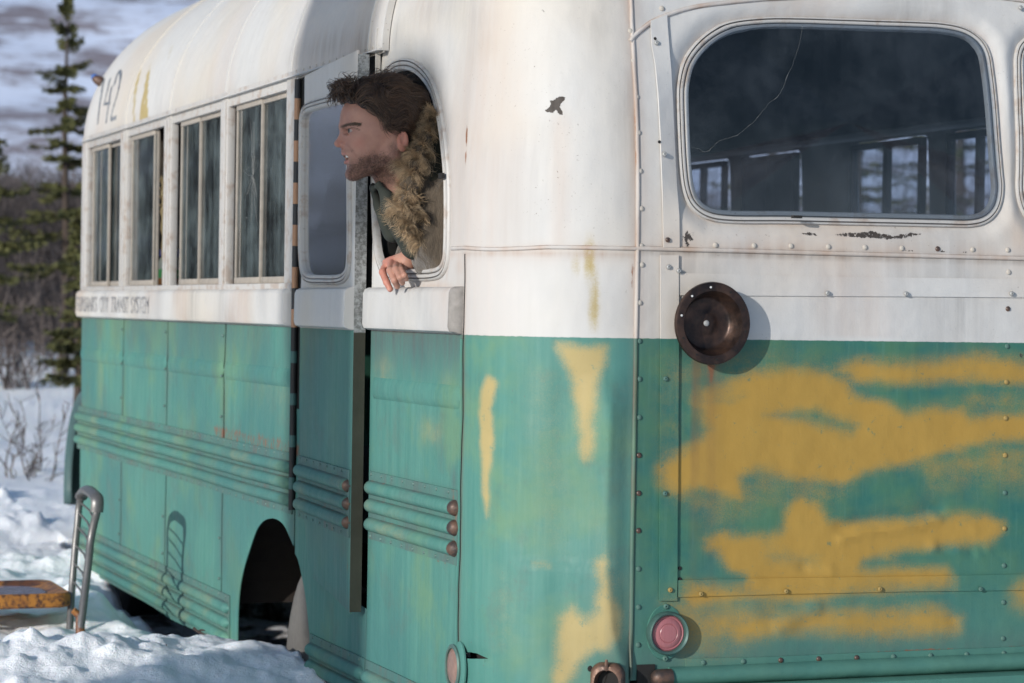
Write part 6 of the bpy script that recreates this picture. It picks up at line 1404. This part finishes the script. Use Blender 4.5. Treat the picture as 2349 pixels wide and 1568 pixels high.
# fringe falling over the forehead, tufts on top
fr_ = np.array([(rg.uniform(60, 88), rg.uniform(-50, 55), rg.uniform(90, 118)) for _ in range(620)])
def H_(P): return P
def fringe(P, i, S, path):
    cn_ = np.array([noise.noise_vector(Vector((p[0]*.05, p[1]*.05+5, p[2]*.05))) for p in H_(P)]); d = np.stack([1.0-.24*i+.3*np.cos(S['ph']), .35*np.sin(S['ph']*3), .45-.24*i+.3*np.sin(S['ph'])], 1)+cn_*1.3; d /= np.linalg.norm(d, axis=1, keepdims=True); return P+d*4.8*S['k'][:, None]
strands('fringe', f_w(fr_), to_w(fringe), 8, .0011, M['hair'], hair, 9)
tf = np.array([(rg.uniform(-70, 90), rg.uniform(-30, 45), rg.uniform(118, 128) if True else 0) for _ in range(340)]); tf[:, 2] -= np.clip((tf[:, 0]+18)/106, -1, 1)**2*34
tf[:50, 0] = rg.uniform(68, 92, 50); tf[:50, 2] = rg.uniform(92, 108, 50)
def tuft(P, i, S, path):
    d = np.stack([.5*np.cos(S['ph']+i*.45)-.1, .3*np.sin(S['ph']*3), .95-.17*i+.2*np.sin(S['ph'])], 1); d /= np.linalg.norm(d, axis=1, keepdims=True); return P+(d+np.array([noise.noise_vector(Vector((p[0]*.04, p[1]*.04+9, p[2]*.04))) for p in P])*1.2)*5.0*S['k'][:, None]
strands('loose_tufts', f_w(tf), to_w(tuft), 8, .0009, M['hair'], hair, 19)
# stubble brow hairs
bw = np.array([(np.interp(t, [0, .3, .65, 1], [81, 73, 60, 47])+rg.normal(0, 1), 0, np.interp(t, [0, .3, .65, 1], [17, 19.5, 21, 19])+rg.normal(0, 1.8)) for t in rg.random(330)])
def head_front(a_, b_):
    lo_, hi_ = 0., 90.
    for _ in range(18):
        m_ = (lo_+hi_)/2
        if head_sdf(np.array([a_, m_, b_])) < 0: lo_ = m_
        else: hi_ = m_
    return lo_
bw[:, 1] = [head_front(p[0], p[2]) for p in bw]
def brw(P, i, S, path): return P+np.array([[-1.5, .8, .35]])+S['r']*.2
strands('eyebrow', f_w(bw), to_w(brw), 4, .0006, M['hair'], hair, 29)
sb = []
ta = rg.uniform(-44, 66, 6000); tb = rg.uniform(-112, -36, 6000)
bp = sm((-34-tb+np.clip(ta-10, 0, 60)*-.22)/20)*sm((ta+46)/12)*(1-np.exp(-((np.hypot(ta-40, tb+30))/18)**2))
bp = np.maximum(bp*sm((-30-tb+np.clip(ta-10, 0, 60)*-.22)/30), sm(1-np.abs(tb+41)/7)*sm((ta-54)/8)*.35)
for a_, b_, p_ in zip(ta, tb, bp):
    if rg.random() < p_ and not (a_ > 48 and -70 < b_ < -43):
        f_ = head_front(a_, b_)
        if f_ > 3 and f_ < 66: sb.append((a_, f_, b_))
def sbw(P, i, S, path): return P+np.array([[-.25, .55, -.75]])*.9+S['r']*.12
strands('stubble', f_w(np.array(sb)), to_w(sbw), 3, .00028, M['hair'], hair, 41)
# fur edging of the hood
fp = [h2w(*p) for p in [(-128, 48, 50), (-116, 56, 20), (-98, 62, -25), (-80, 66, -70), (-70, 66, -115), (-66, 64, -160), (-70, 62, -200), (-86, 58, -228), (-102, 52, -246)]]
fpc = np.array(cr(fp, False, 12)); nfs = 17000; k_ = rg.integers(0, len(fpc), nfs); base = fpc[k_]
off = rg.normal(0, 1, (nfs, 3)); off /= np.linalg.norm(off, axis=1, keepdims=True); wdt = np.interp(k_/len(fpc), [0, .2, .8, 1], [.013, .026, .030, .014])[:, None]
stf = base+off*wdt*rg.uniform(.3, 1, (nfs, 1))
mb = MB(); mb.tube([rel_(p) for p in fp], [.008, .014, .019, .022, .023, .022, .019, .014, .008], 10); fur = mb.build('hood_edge', M['coat'], man)
OFF = off
def furw(P, i, S, path):
    d = OFF*.7+(HF*.35-HU*.5+HS*.15)[None]*(.4+.2*i)+S['r']*.22; cl_ = np.stack([np.sin(P[:, 2]*170+P[:, 1]*120), np.cos(P[:, 2]*140+P[:, 0]*90), np.sin(P[:, 0]*160+P[:, 2]*110)], 1)*.75; d = d+cl_; d /= np.linalg.norm(d, axis=1, keepdims=True); return P+d*(.0050+.0025*np.sin(P[:, 2:3]*55))*S['k'][:, None]
q = N('tan_fur'); tn = q.attr('tone'); al = q.attr('along'); n1 = q.noise(45, 3, .6)
c = q.mix(tn, (.20, .115, .055), (.58, .38, .20)); c = q.mix(q.ss(n1, .42, .62), q.mix(tn, (.09, .06, .035), (.28, .19, .10)), c); c = q.mix(q.math('MULTIPLY', al, .45), c, (.68, .54, .37)); c = q.mix(q.ss(al, .22, .0), c, (.08, .05, .03))
M['fur'] = q.fin(c, .6, spec=.3); strands('fur_trim', stf, furw, 6, .00052, M['fur'], fur, 31)
